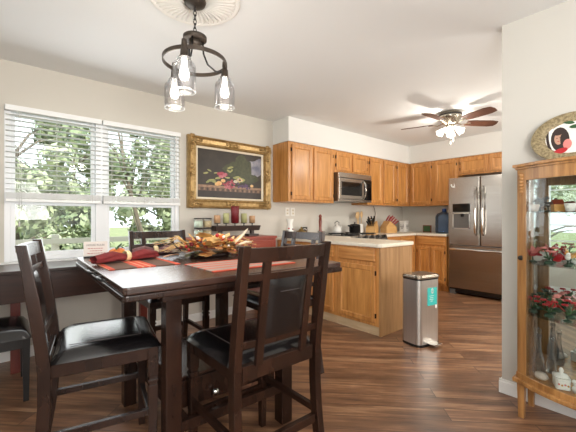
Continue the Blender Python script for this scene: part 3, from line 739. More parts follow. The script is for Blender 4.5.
# ------------------------------------------------------------------ painting
PX0, PX1, PZ0, PZ1 = 1.535, 2.665, 1.272, 2.078
t = thing('painting', 'large still life of fruit and flowers in an ornate gilt frame', 'painting', ((PX0 + PX1) / 2, YW, PZ0))
w = (PX1 - PX0) / 2; hh = PZ1 - PZ0
def frame_ring(prof, mats, name):
    """prof: list of (inset, outward depth)"""
    m_ = MB()
    for i in range(len(prof) - 1):
        A = []; B = []
        for (ins, d), L in ((prof[i], A), (prof[i + 1], B)):
            L += [(-w + ins, -d, ins), (w - ins, -d, ins), (w - ins, -d, hh - ins), (-w + ins, -d, hh - ins)]
        m_.add(A + B, [(j, (j + 1) % 4, 4 + (j + 1) % 4, 4 + j) for j in range(4)])
    return m_.build(name, mats, t)
fr_o = frame_ring([(0, .0), (0, .045), (.012, .062), (.024, .05), (.032, .042), (.07, .034), (.085, .044), (.094, .046), (.1, .032), (.104, .02)], 'gold', 'frame')
frame_ring([(.103, .02), (.106, .026), (.126, .016), (.128, .008)], 'linen', 'liner')
m_ = MB(); random.seed(3)
def orn(cx, cz, sx, sz, n, seed):
    random.seed(seed)
    for k in range(n):
        a = random.uniform(0, 2 * pi); r = random.random() ** .5
        m_.ball((cx + sx * r * cos(a), -.046, cz + sz * r * sin(a)), random.uniform(.009, .018), 0, 8, (1, .8, 1))
for sx_ in (-1, 1):
    for zc in (.05, hh - .05):
        m_ = MB(); orn(sx_ * (w - .05), zc, .055, .055, 26, 5)
        for k in range(1, 6):
            m_.tube([(sx_ * (w - .05 - .022 * k), -.05, zc + .018 * sin(k)), (sx_ * (w - .06 - .022 * k), -.052, zc - .018 * sin(k))], .006, 6)
            m_.tube([(sx_ * (w - .05 + .016 * sin(k)), -.05, zc + (1 if zc < .4 else -1) * .024 * k), (sx_ * (w - .05 - .016 * sin(k)), -.052, zc + (1 if zc < .4 else -1) * (.024 * k + .012))], .006, 6)
        m_.build('carved_corner', 'gold', fr_o)
for cx, cz, a, b in ((0, .05, .09, .03), (0, hh - .05, .09, .03), (-w + .05, hh / 2, .03, .09), (w - .05, hh / 2, .03, .09)):
    m_ = MB(); orn(cx, cz, a, b, 22, 8); m_.build('carved_ornament', 'gold', fr_o)
# the canvas: dark ground with table ledge, sky patch, fruit, flowers
pm = {}
def pc(n, c, c2=None, sc=40):
    pm[n] = mat('paint_' + n, c, 0.45, noise=(c2 or c, (sc, sc, sc), 4)); return pm[n]
pl = [pc('ground', (44, 38, 33), (58, 50, 42), 6), pc('ledge', (128, 98, 78), (162, 130, 104), 30), pc('under', (38, 30, 28), (52, 42, 38), 12), pc('sky', (104, 106, 124), (170, 166, 170), 9),
      pc('foliage', (52, 58, 36), (74, 76, 48), 30), pc('rose', (156, 62, 84), (206, 130, 136), 40), pc('plum', (66, 44, 78), (98, 66, 106), 40),
      pc('peach', (206, 150, 92), (226, 190, 128), 30), pc('leaf', (128, 134, 82), (170, 164, 104), 40), pc('redgrape', (130, 36, 58), (176, 70, 84), 50), pc('white', (216, 206, 190), (186, 172, 150), 40), pc('sill', (88, 66, 54), (120, 94, 74), 40)]
cx0, cx1, cz0, cz1 = -w + .122, w - .122, .122, hh - .122
LAY = [0]
W_, H_ = cx1 - cx0, cz1 - cz0
m_ = MB()
def disc(u, v, ru, rv, mi, lay, n=14, wob=0, seed=0, rot=0):
    random.seed(seed * 31 + int(u * 1000) + int(v * 777)); LAY[0] += 1; y = -.0105 - LAY[0] * .00002; P = []
    for j in range(n):
        a = 2 * pi * j / n; k = 1 + wob * random.uniform(-1, 1)
        p, q = ru * k * cos(a), rv * k * sin(a)
        uu = min(max(u + p * cos(rot) - q * sin(rot), .002), .998); vv = min(max(v + p * sin(rot) + q * cos(rot), .002), .998)
        P.append((cx0 + uu * W_, y, cz0 + vv * H_))
    m_.add(P, [tuple(range(n))], mi)
def rect(u0, u1, v0, v1, mi, lay):
    LAY[0] += 1; y = -.0105 - LAY[0] * .00002
    m_.add([(cx0 + u0 * W_, y, cz0 + v0 * H_), (cx0 + u1 * W_, y, cz0 + v0 * H_), (cx0 + u1 * W_, y, cz0 + v1 * H_), (cx0 + u0 * W_, y, cz0 + v1 * H_)], [(0, 1, 2, 3)], mi)
rect(0, 1, 0, 1, 0, 0)
disc(.88, .70, .13, .17, 3, 1, 20, .15); disc(.80, .62, .06, .06, 3, 1, 12, .2); disc(.95, .86, .06, .07, 3, 1, 12, .2)
disc(.66, .66, .16, .26, 4, 2, 20, .2); disc(.72, .45, .2, .12, 4, 2, 18, .2); disc(.5, .62, .12, .16, 4, 2, 16, .25)
rect(0, 1, .0, .145, 2, 3); rect(0, 1, .145, .215, 11, 3); rect(0, 1, .215, .262, 1, 4)
for k in range(26): rect(.02 + k * .038, .036 + k * .038, .15, .2, 2 if k % 2 else 1, 4)
for u, v, s, r in ((.12, .5, .04, .4), (.17, .56, .035, -.6), (.2, .36, .06, .2), (.24, .33, .05, -.5), (.15, .33, .04, .9), (.48, .66, .05, .5), (.46, .58, .04, -.8), (.5, .6, .035, 1.2), (.26, .52, .03, .3), (.58, .46, .06, .3), (.66, .44, .05, -.4), (.68, .4, .05, .8), (.6, .38, .05, -.9), (.3, .42, .05, .4), (.44, .44, .04, 0)):
    disc(u, v, s, s * .45, 8, 5, 12, .15, 1, r)
for k in range(10):
    a = k * 2.4; disc(.36 + .05 * cos(a) * (k / 10), .49 + .05 * sin(a) * (k / 10), .04, .034, 5 if k % 3 else 9, 6 + (k % 3), 12, .15, k)
for u, v, r in ((.31, .31, .042), (.37, .37, .034), (.28, .29, .034), (.83, .3, .028)): disc(u, v, r, r * 1.1, 7, 9, 16)
random.seed(12)
for k in range(34):
    u = random.gauss(.46, .045); v = random.gauss(.285, .05); disc(u, v, .017, .018, 9 if k % 3 else 5, 10, 10, 0, k)
for k in range(24):
    u = random.gauss(.7, .045); v = random.gauss(.28, .025); disc(u, v, .015, .016, 6, 10, 10, 0, k)
for k in range(7): disc(.56 + .02 * cos(k), .37 + .018 * sin(k), .016, .014, 10, 11, 10, .1, k)
for k in range(8): disc(.63 + .035 * cos(k * .8), .41 + .03 * sin(k * .8), .016, .014, 10 if k % 2 else 7, 11, 8, .1, k)
m_.build('canvas', pl, t, weld=False)
box('backing', 'dkwood', -w + .02, w - .02, -.01, 0, .02, hh - .02, t)

# ------------------------------------------------------------------ red console under the painting, with candle tray
t = thing('console_table', 'red-painted console table against the wall under the painting', 'console', (2.09, 3.33, 0))
box('top', 'redwood', -.60, .38, -.2, .215, .925, .95, t, .004)
box('cabinet_box', 'redwood', -.35, .35, -.18, .2, .46, .925, t, .003)
for x in (-.17, .17):
    d = drawer_mesh(x - .155, x + .155, .49, .90, lambda a, u, z: (a, -.18 - u, z), .018).build('door', 'redwood', t)
    m_ = MB(); m_.ball((x - (.12 if x > 0 else -.12), -.21, .72), .014, 0, 10); m_.build('knob', 'brass', d)
for sx_ in (-1, 1):
    for y in (-.165, .185): box('leg', 'redwood', sx_ * .35 - .022, sx_ * .35 + .022, y - .02, y + .02, 0, .925, t, .003)
t = thing('candle_tray', 'dark wooden candle tray on two feet on the red console', 'candle holder', (2.035, 3.33, .95))
m_ = MB(); m_.hexa([(-.285, -.05, .066), (.285, -.05, .066), (.285, .05, .066), (-.285, .05, .066), (-.3, -.06, .124), (.3, -.06, .124), (.3, .06, .124), (-.3, .06, .124)]); tr = m_.build('tray', 'dkwood', t, .004)
for x in (-.21, .21):
    m_ = MB(); m_.box(x - .07, x + .07, -.045, .045, 0, .025); m_.box(x - .02, x + .02, -.02, .02, .025, .07); m_.build('foot', 'dkwood', t, .003)
CX = [-.245, -.135, -.02, .1, .215]
for x in CX:
    m_ = MB(); m_.lathe([(.012, .122), (.006, .13), (.006, .145), (.036, .15), (.036, .155), (.0, .155)], (x, 0, 0), 14); m_.build('candle_cup', 'black', t)
for k, (x, r, h_, m, lab) in enumerate(((-.245, .034, .085, 'candle_tan', 'short tan candle at the left end of the dark tray'), (-.135, .034, .108, 'candle_green', 'sage green candle just left of the tall burgundy one'),
        (-.02, .046, .188, 'candle_red', 'tall thick burgundy candle in the middle of the dark tray'), (.1, .034, .108, 'candle_green', 'sage green candle just right of the tall burgundy one'), (.215, .034, .082, 'candle_tan', 'short tan candle at the right end of the dark tray'))):
    t2 = thing('pillar_candle', lab, 'candle', (2.035 + x, 3.33, .95 + .1555), 0, 'candles on the dark tray')
    m_ = MB(); m_.lathe([(r, 0), (r, h_ - .004), (r - .004, h_), (r * .5, h_ - .004), (.0, h_ - .005)], n=18); m_.build('wax', m, t2)
    m_ = MB(); m_.tube([(0, 0, h_ - .006), (.001, 0, h_ + .01)], .0014, 6); m_.build('wick', 'black', t2)
# two tall candle jars at the left end of the console, stacked
for k, (x, z, m, lab) in enumerate(((1.62, .0, 'wax_pale', 'pale green candle jar at the bottom of the left stack on the console'), (1.62, .105, 'wax_pale', 'pale green candle jar on top of the left stack by the window'),
                                   (1.722, .0, 'wax_beige', 'beige candle jar at the bottom of the stack beside the dark tray'), (1.722, .105, 'wax_beige', 'beige candle jar on top of the stack beside the dark tray'))):
    t2 = thing('candle_jar', lab, 'candle', (x - .045, 3.34, .95 + z), 0, 'candle jars on the red console')
    m_ = MB(); m_.lathe([(.042, 0), (.048, .004), (.048, .094), (.045, .096)], n=20); m_.build('jar', 'frost', t2)
    m_ = MB(); m_.lathe([(.04, .006), (.0445, .008), (.0445, .075), (.0, .076)], n=20); m_.build('wax', m, t2)
    m_ = MB(); m_.lathe([(.0, .094), (.047, .094), (.049, .098), (.049, .104), (.0, .105)], n=20); m_.build('lid', 'pot', t2)

# ------------------------------------------------------------------ desk by the window
t = thing('desk', 'long dark walnut desk with deep apron in front of the dining window', 'desk', (-.1, 3.28, 0))
box('top', 'desk', -1.25, 1.10, -.26, .215, .765, .79, t, .004)
box('apron', 'desk', -1.22, 1.07, -.235, -.205, .56, .765, t, .003)
m_ = MB(); m_.box(-1.22, -1.19, -.205, .2, .56, .765); m_.box(1.04, 1.07, -.205, .2, .56, .765); m_.box(-1.19, 1.04, .175, .2, .56, .765); m_.build('side_rail', 'desk', t, .003)
for x in (-1.19, .165, 1.035):
    for y in (-.02, ) if x == .165 else (-.19, .175):
        box('leg', 'redleg', x - .03, x + .03, y - .03, y + .03, 0, .765 if x != .165 else .762, t, .004)

# ------------------------------------------------------------------ counter-height chairs
def make_chair():
    t = thing('dining_chair', '', 'chair', (0, 0, 0), 0, 'counter-height chairs round the dining table')
    H, SZ = 1.055, .595
    def yb(z): return -.055 * max(0, (.42 - z) / .42) ** 1.6 - .072 * max(0, (z - .55) / .5) ** 1.25
    zs = [0, .1, .2, .3, .42, .55, .65, .75, .85, .95, 1.02, H]
    for sx_ in (-1, 1):
        m_ = MB()
        sec = lambda i: [(-.0175, -.022), (.0175, -.022), (.0175, .022), (-.0175, .022)] if zs[i] < .95 else [(-.0165, -.018), (.0165, -.018), (.0165, .018), (-.0165, .018)]
        m_.sweep([(sx_ * .217, yb(z), z) for z in zs], sec, (1, 0, 0), (0, 1, 0)); m_.build('rear_leg', 'espresso', t, .003)
        m_ = MB(); x, y = sx_ * .205, .405
        m_.box(x - .022, x + .022, y - .022, y + .022, .44, .575)
        m_.hexa([(x - .015, y - .015, 0), (x + .015, y - .015, 0), (x + .015, y + .015, 0), (x - .015, y + .015, 0), (x - .021, y - .021, .40), (x + .021, y - .021, .40), (x + .021, y + .021, .40), (x - .021, y + .021, .40)])
        m_.box(x - .017, x + .017, y - .017, y + .017, .40, .44); m_.box(x - .0225, x + .0225, y - .0225, y + .0225, .414, .426)
        m_.build('front_leg', 'espresso', t, .002)
        box('side_stretcher', 'espresso', sx_ * .207 - .011, sx_ * .207 + .011, .0, .39, .262, .292, t, .002)
    box('front_stretcher', 'espresso', -.19, .19, .394, .416, .20, .235, t, .002)
    box('rear_stretcher', 'espresso', -.19, .19, -.03, -.006, .225, .262, t, .002)
    m_ = MB(); m_.box(-.19, .19, -.014, .010, .515, .578); m_.box(-.19, .19, .385, .412, .515, .578)
    m_.box(-.216, -.19, .02, .385, .515, .578); m_.box(.19, .216, .02, .385, .515, .578); m_.build('seat_frame', 'espresso', t, .003)
    # cushion
    def top(u, v):
        x = (u - .5) * 2; y = v
        sx_ = max(-1, min(1, x)); fx_ = 1 - abs(sx_) ** 6; fy = 1 - abs(2 * v - 1) ** 6
        return (sx_ * .232, .018 + .422 * y, .574 + .048 * (fx_ * fy) ** .45 - .006 * (1 - sx_ * sx_) * 0)
    m_ = MB(); m_.grid(top, 24, 24); m_.grid(lambda u, v: ((u - .5) * .464, .018 + .422 * v, .574), 1, 1, 0, False)
    cu = m_.build('seat_cushion', 'leather', t)
    m_ = MB(); m_.tube([(-.16, .08, .6225), (-.16, .36, .6225), (.16, .36, .6225), (.16, .08, .6225)], .0016, 5); m_.build('stitching', 'stitch', cu)
    def rail(x0, x1, z0, z1, th, bow, name, m='espresso', n=10):
        m_ = MB(); pts = []; secs = []
        for i in range(n + 1):
            x = x0 + (x1 - x0) * i / n; b = bow * (1 - (x / .21) ** 2)
            pts.append((x, 0, 0)); secs.append([(yb(z0) - b - th / 2, z0), (yb(z0) - b + th / 2, z0), (yb(z1) - b + th / 2, z1), (yb(z1) - b - th / 2, z1)])
        m_.sweep(pts, lambda i: secs[i], (0, 1, 0), (0, 0, 1)); return m_.build(name, m, t, .002)
    rail(-.205, .205, .99, 1.047, .026, .026, 'top_rail'); rail(-.205, .205, .918, .946, .02, .022, 'cross_rail'); rail(-.205, .205, .648, .678, .02, .012, 'cross_rail')
    for sx_ in (-1, 1):
        x = sx_ * .118
        m_ = MB(); zz = [.57, .65, .75, .85, .95, .99]
        m_.sweep([(x, yb(z) - .016, z) for z in zz], [(-.017, -.0095), (.017, -.0095), (.017, .0095), (-.017, .0095)], (1, 0, 0), (0, 1, 0)); m_.build('back_slat', 'espresso', t, .002)
    # padded back panel between the slats
    m_ = MB()
    for sg in (-1, 1):
        def fn(u, v, sg=sg):
            x = -.101 + .202 * u; z = .672 + .248 * v; b = .02 * (1 - (x / .21) ** 2)
            return (x, yb(z) - b + sg * (.006 + .010 * ((1 - abs(2 * u - 1) ** 4) * (1 - abs(2 * v - 1) ** 4)) ** .5), z)
        m_.grid(fn, 12, 12)
    pn = m_.build('back_panel', 'leather', t)
    m_ = MB(); z = .865; m_.tube([(-.05 + .1 * k / 6, yb(z) - .02 * (1 - ((-.05 + .1 * k / 6) / .21) ** 2) - .0165, z) for k in range(7)], .0014, 5); m_.build('stitching', 'stitch', pn)
    return t
ch = make_chair()
ch.location = (.900, 1.13, 0); ch.rotation_euler = (0, 0, radians(0))
ch['label'] = 'counter-height dining chair seen from behind at the near side of the table'
dup(ch, (.160, 1.86, 0), radians(-100), 'counter-height dining chair at the left end of the table, seen from its side')
dup(ch, (1.76, 1.99, 0), radians(90), 'counter-height dining chair at the right end of the table, toward the peninsula')
dup(ch, (1.0, 2.83, 0), radians(180), 'counter-height dining chair on the far side of the table, before the window')

# black stool tucked under the desk
t = thing('stool', 'low black stool with padded seat tucked under the window desk', 'stool', (-.125, 2.93, 0))
def top(u, v):
    x = 2 * u - 1; y = 2 * v - 1
    return (x * .26, y * .245, .40 + .065 * ((1 - abs(x) ** 6) * (1 - abs(y) ** 6)) ** .4)
m_ = MB(); m_.grid(top, 20, 20); m_.grid(lambda u, v: ((2 * u - 1) * .26, (2 * v - 1) * .245, .40), 1, 1, 0, False); m_.build('seat_cushion', 'leather', t)
m_ = MB(); m_.box(-.25, .25, -.235, -.21, .34, .40); m_.box(-.25, .25, .21, .235, .34, .40); m_.box(-.25, -.225, -.21, .21, .34, .40); m_.box(.225, .25, -.21, .21, .34, .40); m_.build('seat_frame', 'black', t)
for sx_ in (-1, 1):
    for sy in (-1, 1):
        x, y = sx_ * .232, sy * .218
        MB().hexa([(x - .014, y - .014, 0), (x + .014, y - .014, 0), (x + .014, y + .014, 0), (x - .014, y + .014, 0), (x - .021, y - .021, .40), (x + .021, y - .021, .40), (x + .021, y + .021, .40), (x - .021, y + .021, .40)]).build('leg', 'black', t, .002)

# ------------------------------------------------------------------ dining table
TX0, TX1, TY0, TY1, TZ = .338, 1.478, 1.275, 2.49, .91
tcx, tcy = (TX0 + TX1) / 2, (TY0 + TY1) / 2
t = thing('dining_table', 'dark espresso counter-height dining table set with striped placemats', 'table', (tcx, tcy, 0), radians(-1.3))
ex, ey = (TX1 - TX0) / 2, (TY1 - TY0) / 2
MB().prism(rrect(-ex, ex, -ey, ey, .02, 4), TZ - .028, TZ).build('tabletop', 'espresso_top', t, .005, 2)
MB().prism(rrect(-ex - .006, ex + .006, -ey - .006, ey + .006, .02, 4), TZ - .052, TZ - .029).build('edge_frame', 'espresso', t, .005, 2)
m_ = MB(); q = .17
m_.box(-ex + q, ex - q, -ey + .1, -ey + .125, .815, .857); m_.box(-ex + q, ex - q, ey - .125, ey - .1, .815, .857); m_.box(-ex + q, -ex + q + .025, -ey + .125, ey - .125, .815, .857); m_.box(ex - q - .025, ex - q, -ey + .125, ey - .125, .815, .857)
m_.build('apron', 'espresso', t, .002)
LXs, LYs = (.590 - tcx, 1.235 - tcx), (1.505 - tcy, 2.25 - tcy)
BY0, BY1 = 1.585 - tcy, 2.10 - tcy
for x in LXs:
    for y in LYs: box('leg', 'espresso', x - .036, x + .036, y - .036, y + .036, 0, .857, t, .004)
m_ = MB(); m_.box(LXs[0] + .042, LXs[1] - .03, BY0 - .012, BY1, .375, .39); m_.build('storage_shelf', 'espresso_top', t, .002)
m_ = MB(); m_.box(LXs[0] + .045, LXs[1] - .033, BY0, BY1, .2345, .3745); m_.build('storage_box', 'espresso', t, .002)
d = box('drawer', 'espresso', LXs[0] + .058, LXs[1] - .046, BY0 - .016, BY0, .24, .37, t, .003)
m_ = MB(); m_.tube([(-.075, BY0 - .016, .275), (-.075, BY0 - .026, .275)], .007, 10); m_.ball((-.075, BY0 - .036, .275), .019, 0, 14, (1, .75, 1)); m_.build('knob', 'chrome', d)
for y in LYs:
    box('apron_beam', 'espresso', LXs[0] + .036, LXs[1] - .036, y - .02, y + .02, .80, .856, t, .003)
for y0, y1 in ((LYs[0] - .034, LYs[0] - .008), (LYs[1] - .014, LYs[1] + .014)):
    box('foot_rail', 'espresso', LXs[0] + .036, LXs[1] - .036, y0, y1, .185, .234, t, .002)
for x in (LXs[0] + .065, LXs[1] - .055):
    box('side_rail', 'espresso', x - .015, x + .015, LYs[0] - .008, LYs[1] - .014, .185, .234, t, .002)
for y in (1.62, 1.86):
    m_ = MB(); yy = y - tcy
    m_.tube([(-ex - .004, yy - .055, TZ - .012), (-ex - .02, yy - .045, TZ - .012), (-ex - .02, yy + .045, TZ - .012), (-ex - .004, yy + .055, TZ - .012)], .006, 8); m_.build('leaf_latch', 'black', t)

# placemats
def placemat(label, cx, cy, sx_, sy, m, rz=0):
    o = MB().box(-sx_ / 2, sx_ / 2, -sy / 2, sy / 2, 0, .004).build('placemat', m, None, .0015); at(o, (cx, cy, TZ + .0005), rz)
    return tag(o, label, 'placemat', 'striped placemats')
placemat('orange and brown striped placemat under the burgundy napkin, at the left end', .555, 2.02, .35, .50, 'placemat')
placemat('red and grey striped placemat at the near side, before the nearest chair', .985, 1.565, .50, .33, 'placemat2')
placemat('red and grey striped placemat at the right end of the table', 1.335, 2.03, .26, .46, 'placemat2')
# napkins in rings
def napkin(label, loc, rz, m, ring, L=.36):
    t = thing('napkin', label, 'napkin', loc, rz, 'rolled napkins')
    def fn(u, v):
        x = -L / 2 + L * u; a = 2 * pi * v
        d = abs(u - .5) / .5
        wdt = .020 + .042 * min(1, d * 1.6) * (1 - .55 * max(0, d - .55) / .45); hgt = .018 + .012 * min(1, d * 2) * (1 - .75 * max(0, d - .5) / .5)
        k = 1 + .13 * sin(5 * a + 9 * u)
        return (x, wdt * k * cos(a), hgt + hgt * sin(a) * (1 + .12 * sin(4 * a)) + .0)
    m_ = MB(); m_.grid(fn, 28, 28); m_.build('cloth', m, t)
    r_ = thing('tmp', '', '')
    bpy.data.objects.remove(r_)
    m_ = MB(); m_.sweep([(0, .03 * cos(w * pi / 12), .0275 + .0265 * sin(w * pi / 12)) for w in range(24)], [(-.014, 0), (-.009, .004), (.009, .004), (.014, 0), (.009, -.002), (-.009, -.002)], (1, 0, 0), (0, 0, 1), 0, True, True)
    m_.build('napkin_ring', ring, t)
napkin('burgundy napkin in an ivory ring on the orange and brown placemat', (.535, 2.06, TZ + .0075), radians(14), 'burgundy', 'ivory', .36)
napkin('dusty plum napkin lying at the far side of the table beside the centerpiece', (.80, 2.365, TZ + .001), radians(-10), 'mauve', 'ivory', .30)
# house rules sign and gourd on the far left corner
t = thing('sign', 'small white sign with red lettering on the far left table corner', 'sign', (.446, 2.43, TZ), radians(-14))
box('board', 'sign', -.066, .066, -.006, .006, .008, .1, t, .002)
m_ = MB(); m_.box(-.066, .066, -.02, .02, 0, .008); m_.build('base', 'black', t, .002)
def wr(txt, size, z, m):
    o = text_mesh(txt, size, 'lettering', m, t, .0006); o.rotation_euler = (pi / 2, 0, 0); o.location = (0, -.0066, z)
wr('HOUSE RULES', .016, .078, 'inkdark')
m_ = MB()
for k, (w, z) in enumerate(((.085, .057), (.06, .042), (.09, .027))):
    x = -w / 2; random.seed(k)
    while x < w / 2: s_ = random.uniform(.006, .014); m_.box(x, x + s_, -.0072, -.006, z - .002, z + .002); x += s_ + .004
m_.build('script_lines', 'inkred', t)
t = thing('gourd', 'orange gourd with dark green stem and leaves beside the small sign', 'gourd', (.574, 2.435, TZ), radians(10))
m_ = MB(); m_.lathe([(.0, 0), (.028, .003), (.042, .02), (.04, .036), (.02, .05), (.0, .048)], n=24, sx=1.25, flute=(8, .07)); m_.build('body', 'orange', t)
m_ = MB(); m_.tube([(0, 0, .047), (.008, 0, .062), (.028, 0, .078)], [.008, .006, .005], 8); m_.build('stem', 'greend', t)
m_ = MB()
for a in (0.3, 2.6, 4.2): m_.add([(.0, 0, .05), (.03 * cos(a) - .012 * sin(a), .03 * sin(a) + .012 * cos(a), .058), (.062 * cos(a), .062 * sin(a), .04), (.03 * cos(a) + .012 * sin(a), .03 * sin(a) - .012 * cos(a), .058)], [(0, 1, 2, 3)])
m_.build('leaf', 'green', t)

# autumn centerpiece
t = thing('centerpiece', 'autumn centerpiece of golden leaves, berries and dried stems on the dining table', 'flower arrangement', (1.03, 2.02, TZ), radians(-8))
m_ = MB(); m_.lathe([(.13, 0), (.15, .012), (.13, .028), (.0, .03)], n=24, sx=.95, sy=.6); m_.build('base', 'dkwood', t)
def leafpoly(c, d, up, L, W, lobes=False):
    d = Vector(d).normalized(); s_ = d.cross(Vector(up)).normalized(); n_ = s_.cross(d)
    c = Vector(c)
    if lobes: pr_ = [(0, 0), (.12, .34), (.3, .28), (.42, .5), (.6, .26), (.78, .3), (1, 0), (.78, -.3), (.6, -.26), (.42, -.5), (.3, -.28), (.12, -.34)]
    else: pr_ = [(0, 0), (.25, .36), (.55, .42), (.8, .24), (1, 0), (.8, -.24), (.55, -.42), (.25, -.36)]
    return [c + d * L * u + s_ * W * v + n_ * (-.25 * L * u * u - abs(v) * .12 * L) for u, v in pr_]
def leaves(name, m, n, seed, rad, L, W, zr, lobes, flat=.6):
    random.seed(seed); m_ = MB()
    for k in range(n):
        a = random.uniform(0, 2 * pi); r = random.uniform(.2, 1) ** .6
        c = (rad[0] * r * cos(a), rad[1] * r * sin(a), random.uniform(*zr) * (1.1 - .6 * r))
        d = (cos(a) + random.uniform(-.5, .5), sin(a) + random.uniform(-.5, .5), random.uniform(0, 1.1) * flat)
        p = leafpoly(c, d, (0, 0, 1), L * random.uniform(.7, 1.2), W * random.uniform(.7, 1.2), lobes)
        p = [(q.x, q.y, max(q.z, .004)) for q in p]
        m_.add(p, [tuple(range(len(p)))])
    return m_.build(name, m, t, weld=False)
leaves('autumn_leaves', 'leaf_autumn', 60, 1, (.2, .1), .10, .085, (.03, .13), True)
leaves('golden_leaves', 'leaf_gold', 26, 2, (.1, .07), .11, .1, (.08, .17), True, 1.3)
leaves('olive_leaves', 'leaf_olive', 60, 3, (.23, .1), .085, .04, (.02, .10), False)
random.seed(5)
for k in range(40):
    a = random.uniform(0, 2 * pi); r = random.random() ** .5
    m_ = MB(); m_.ball((.22 * r * cos(a), .1 * r * sin(a), .05 + .10 * (1 - r) + random.uniform(0, .03)), random.uniform(.008, .015), 0, 8); m_.build('berry', random.choice(('candle_red', 'paper', 'orange', 'red')), t)
random.seed(6)
for k in range(20):
    a = random.choice((0, pi)) + random.uniform(-.5, .5); s_ = 1 if cos(a) > 0 else -1
    r = random.uniform(.26, .36); b = Vector((r * cos(a), .4 * r * sin(a), random.uniform(.02, .1)))
    pts = [Vector((.1 * s_, random.uniform(-.03, .03), .04)), Vector((.2 * s_, b.y * .6, b.z + .04)), b]
    m_ = MB(); m_.tube(pts, [.003, .0025, .001], 5)
    for j in range(8): q = pts[1].lerp(b, j / 7); p = leafpoly(q, (s_, (-1) ** j * .9, .5), (0, 0, 1), .03, .012); m_.add([(z.x, z.y, max(z.z, .004)) for z in p], [tuple(range(8))])
    m_.build('dried_stem', 'leaf_gold', t, weld=False)
m_ = MB()
m_.tube([(.15, -.02, .07), (.2, -.05, .12), (.245, -.03, .16), (.275, 0, .175)], [.01, .009, .007, .003], 8); m_.tube([(.17, -.04, .06), (.23, -.07, .09), (.28, -.05, .085)], [.01, .009, .004], 8)
m_.build('curled_pods', 'linen', t)

# ------------------------------------------------------------------ pendant light and medallion
PCX, PCY = .85, 1.85
t = thing('ceiling_medallion', 'round fluted white plaster medallion on the ceiling over the table', 'medallion', (PCX, PCY, CEIL))
m_ = MB(); m_.lathe([(.255, 0), (.262, -.012), (.25, -.022), (.238, -.016), (.225, -.014)], n=72); m_.build('outer_rim', 'medal', t)
m_ = MB(); n = 44
for k in range(n):
    a = 2 * pi * k / n
    m_.tube([(.075 * cos(a), .075 * sin(a), -.02), (.14 * cos(a + .02), .14 * sin(a + .02), -.017), (.21 * cos(a + .05), .21 * sin(a + .05), -.012), (.235 * cos(a + .06), .235 * sin(a + .06), -.008)], [.0045, .008, .0125, .009], 8)
m_.lathe([(.24, -.001), (.24, -.006), (.08, -.012), (.0, -.012)], n=48); m_.build('fluted_disc', 'medal', t)
t = thing('pendant_light', 'bronze ring pendant with three lit glass jars hanging over the dining table', 'pendant light', (PCX, PCY, CEIL - .02))
Z0 = CEIL - .02
m_ = MB(); m_.lathe([(.0, -.032), (.03, -.03), (.058, -.018), (.064, 0)], n=28); m_.build('canopy', 'bronze', t)
CAPZ = 2.215 - Z0; RZ = 2.068 - Z0; RR = .178
m_ = MB(); z = -.03; k = 0
while z > CAPZ + .03:
    pts = []
    for j in range(12):
        a = 2 * pi * j / 12; u, v = .009 * cos(a), .017 * sin(a)
        pts.append((u, 0, z - .012 + v) if k % 2 else (0, u, z - .012 + v))
    m_.tube(pts, .0025, 6, closed=True); z -= .025; k += 1
m_.tube([(0, 0, z), (0, 0, CAPZ)], .005, 8); m_.build('chain', 'black', t)
m_ = MB(); m_.lathe([(.0, CAPZ + .006), (.06, CAPZ + .004), (.067, CAPZ), (.067, CAPZ - .018), (.06, CAPZ - .022), (.0, CAPZ - .02)], n=30); m_.lathe([(.034, CAPZ - .02), (.034, CAPZ - .055), (.0, CAPZ - .058)], n=20); m_.build('hub_cap', 'bronze', t)
m_ = MB(); m_.sweep([(RR * cos(2 * pi * j / 60), RR * sin(2 * pi * j / 60), RZ) for j in range(60)], [(-.003, -.013)] * 0 or [(-.0, -.013), (.0, .013)], (1, 0, 0), (0, 0, 1), 0, True, True) if False else None
def band(r0, r1, z0, z1, n=64):
    q = MB(); vs = []; fs = []
    for j in range(n):
        a = 2 * pi * j / n
        for r, z in ((r0, z0), (r1, z0), (r1, z1), (r0, z1)): vs.append((r * cos(a), r * sin(a), z))
    for j in range(n):
        for i in range(4): fs.append((j * 4 + i, j * 4 + (i + 1) % 4, ((j + 1) % n) * 4 + (i + 1) % 4, ((j + 1) % n) * 4 + i))
    return q.add(vs, fs, 0, False)
band(RR - .003, RR + .003, RZ - .011, RZ + .011).build('ring', 'bronze', t)
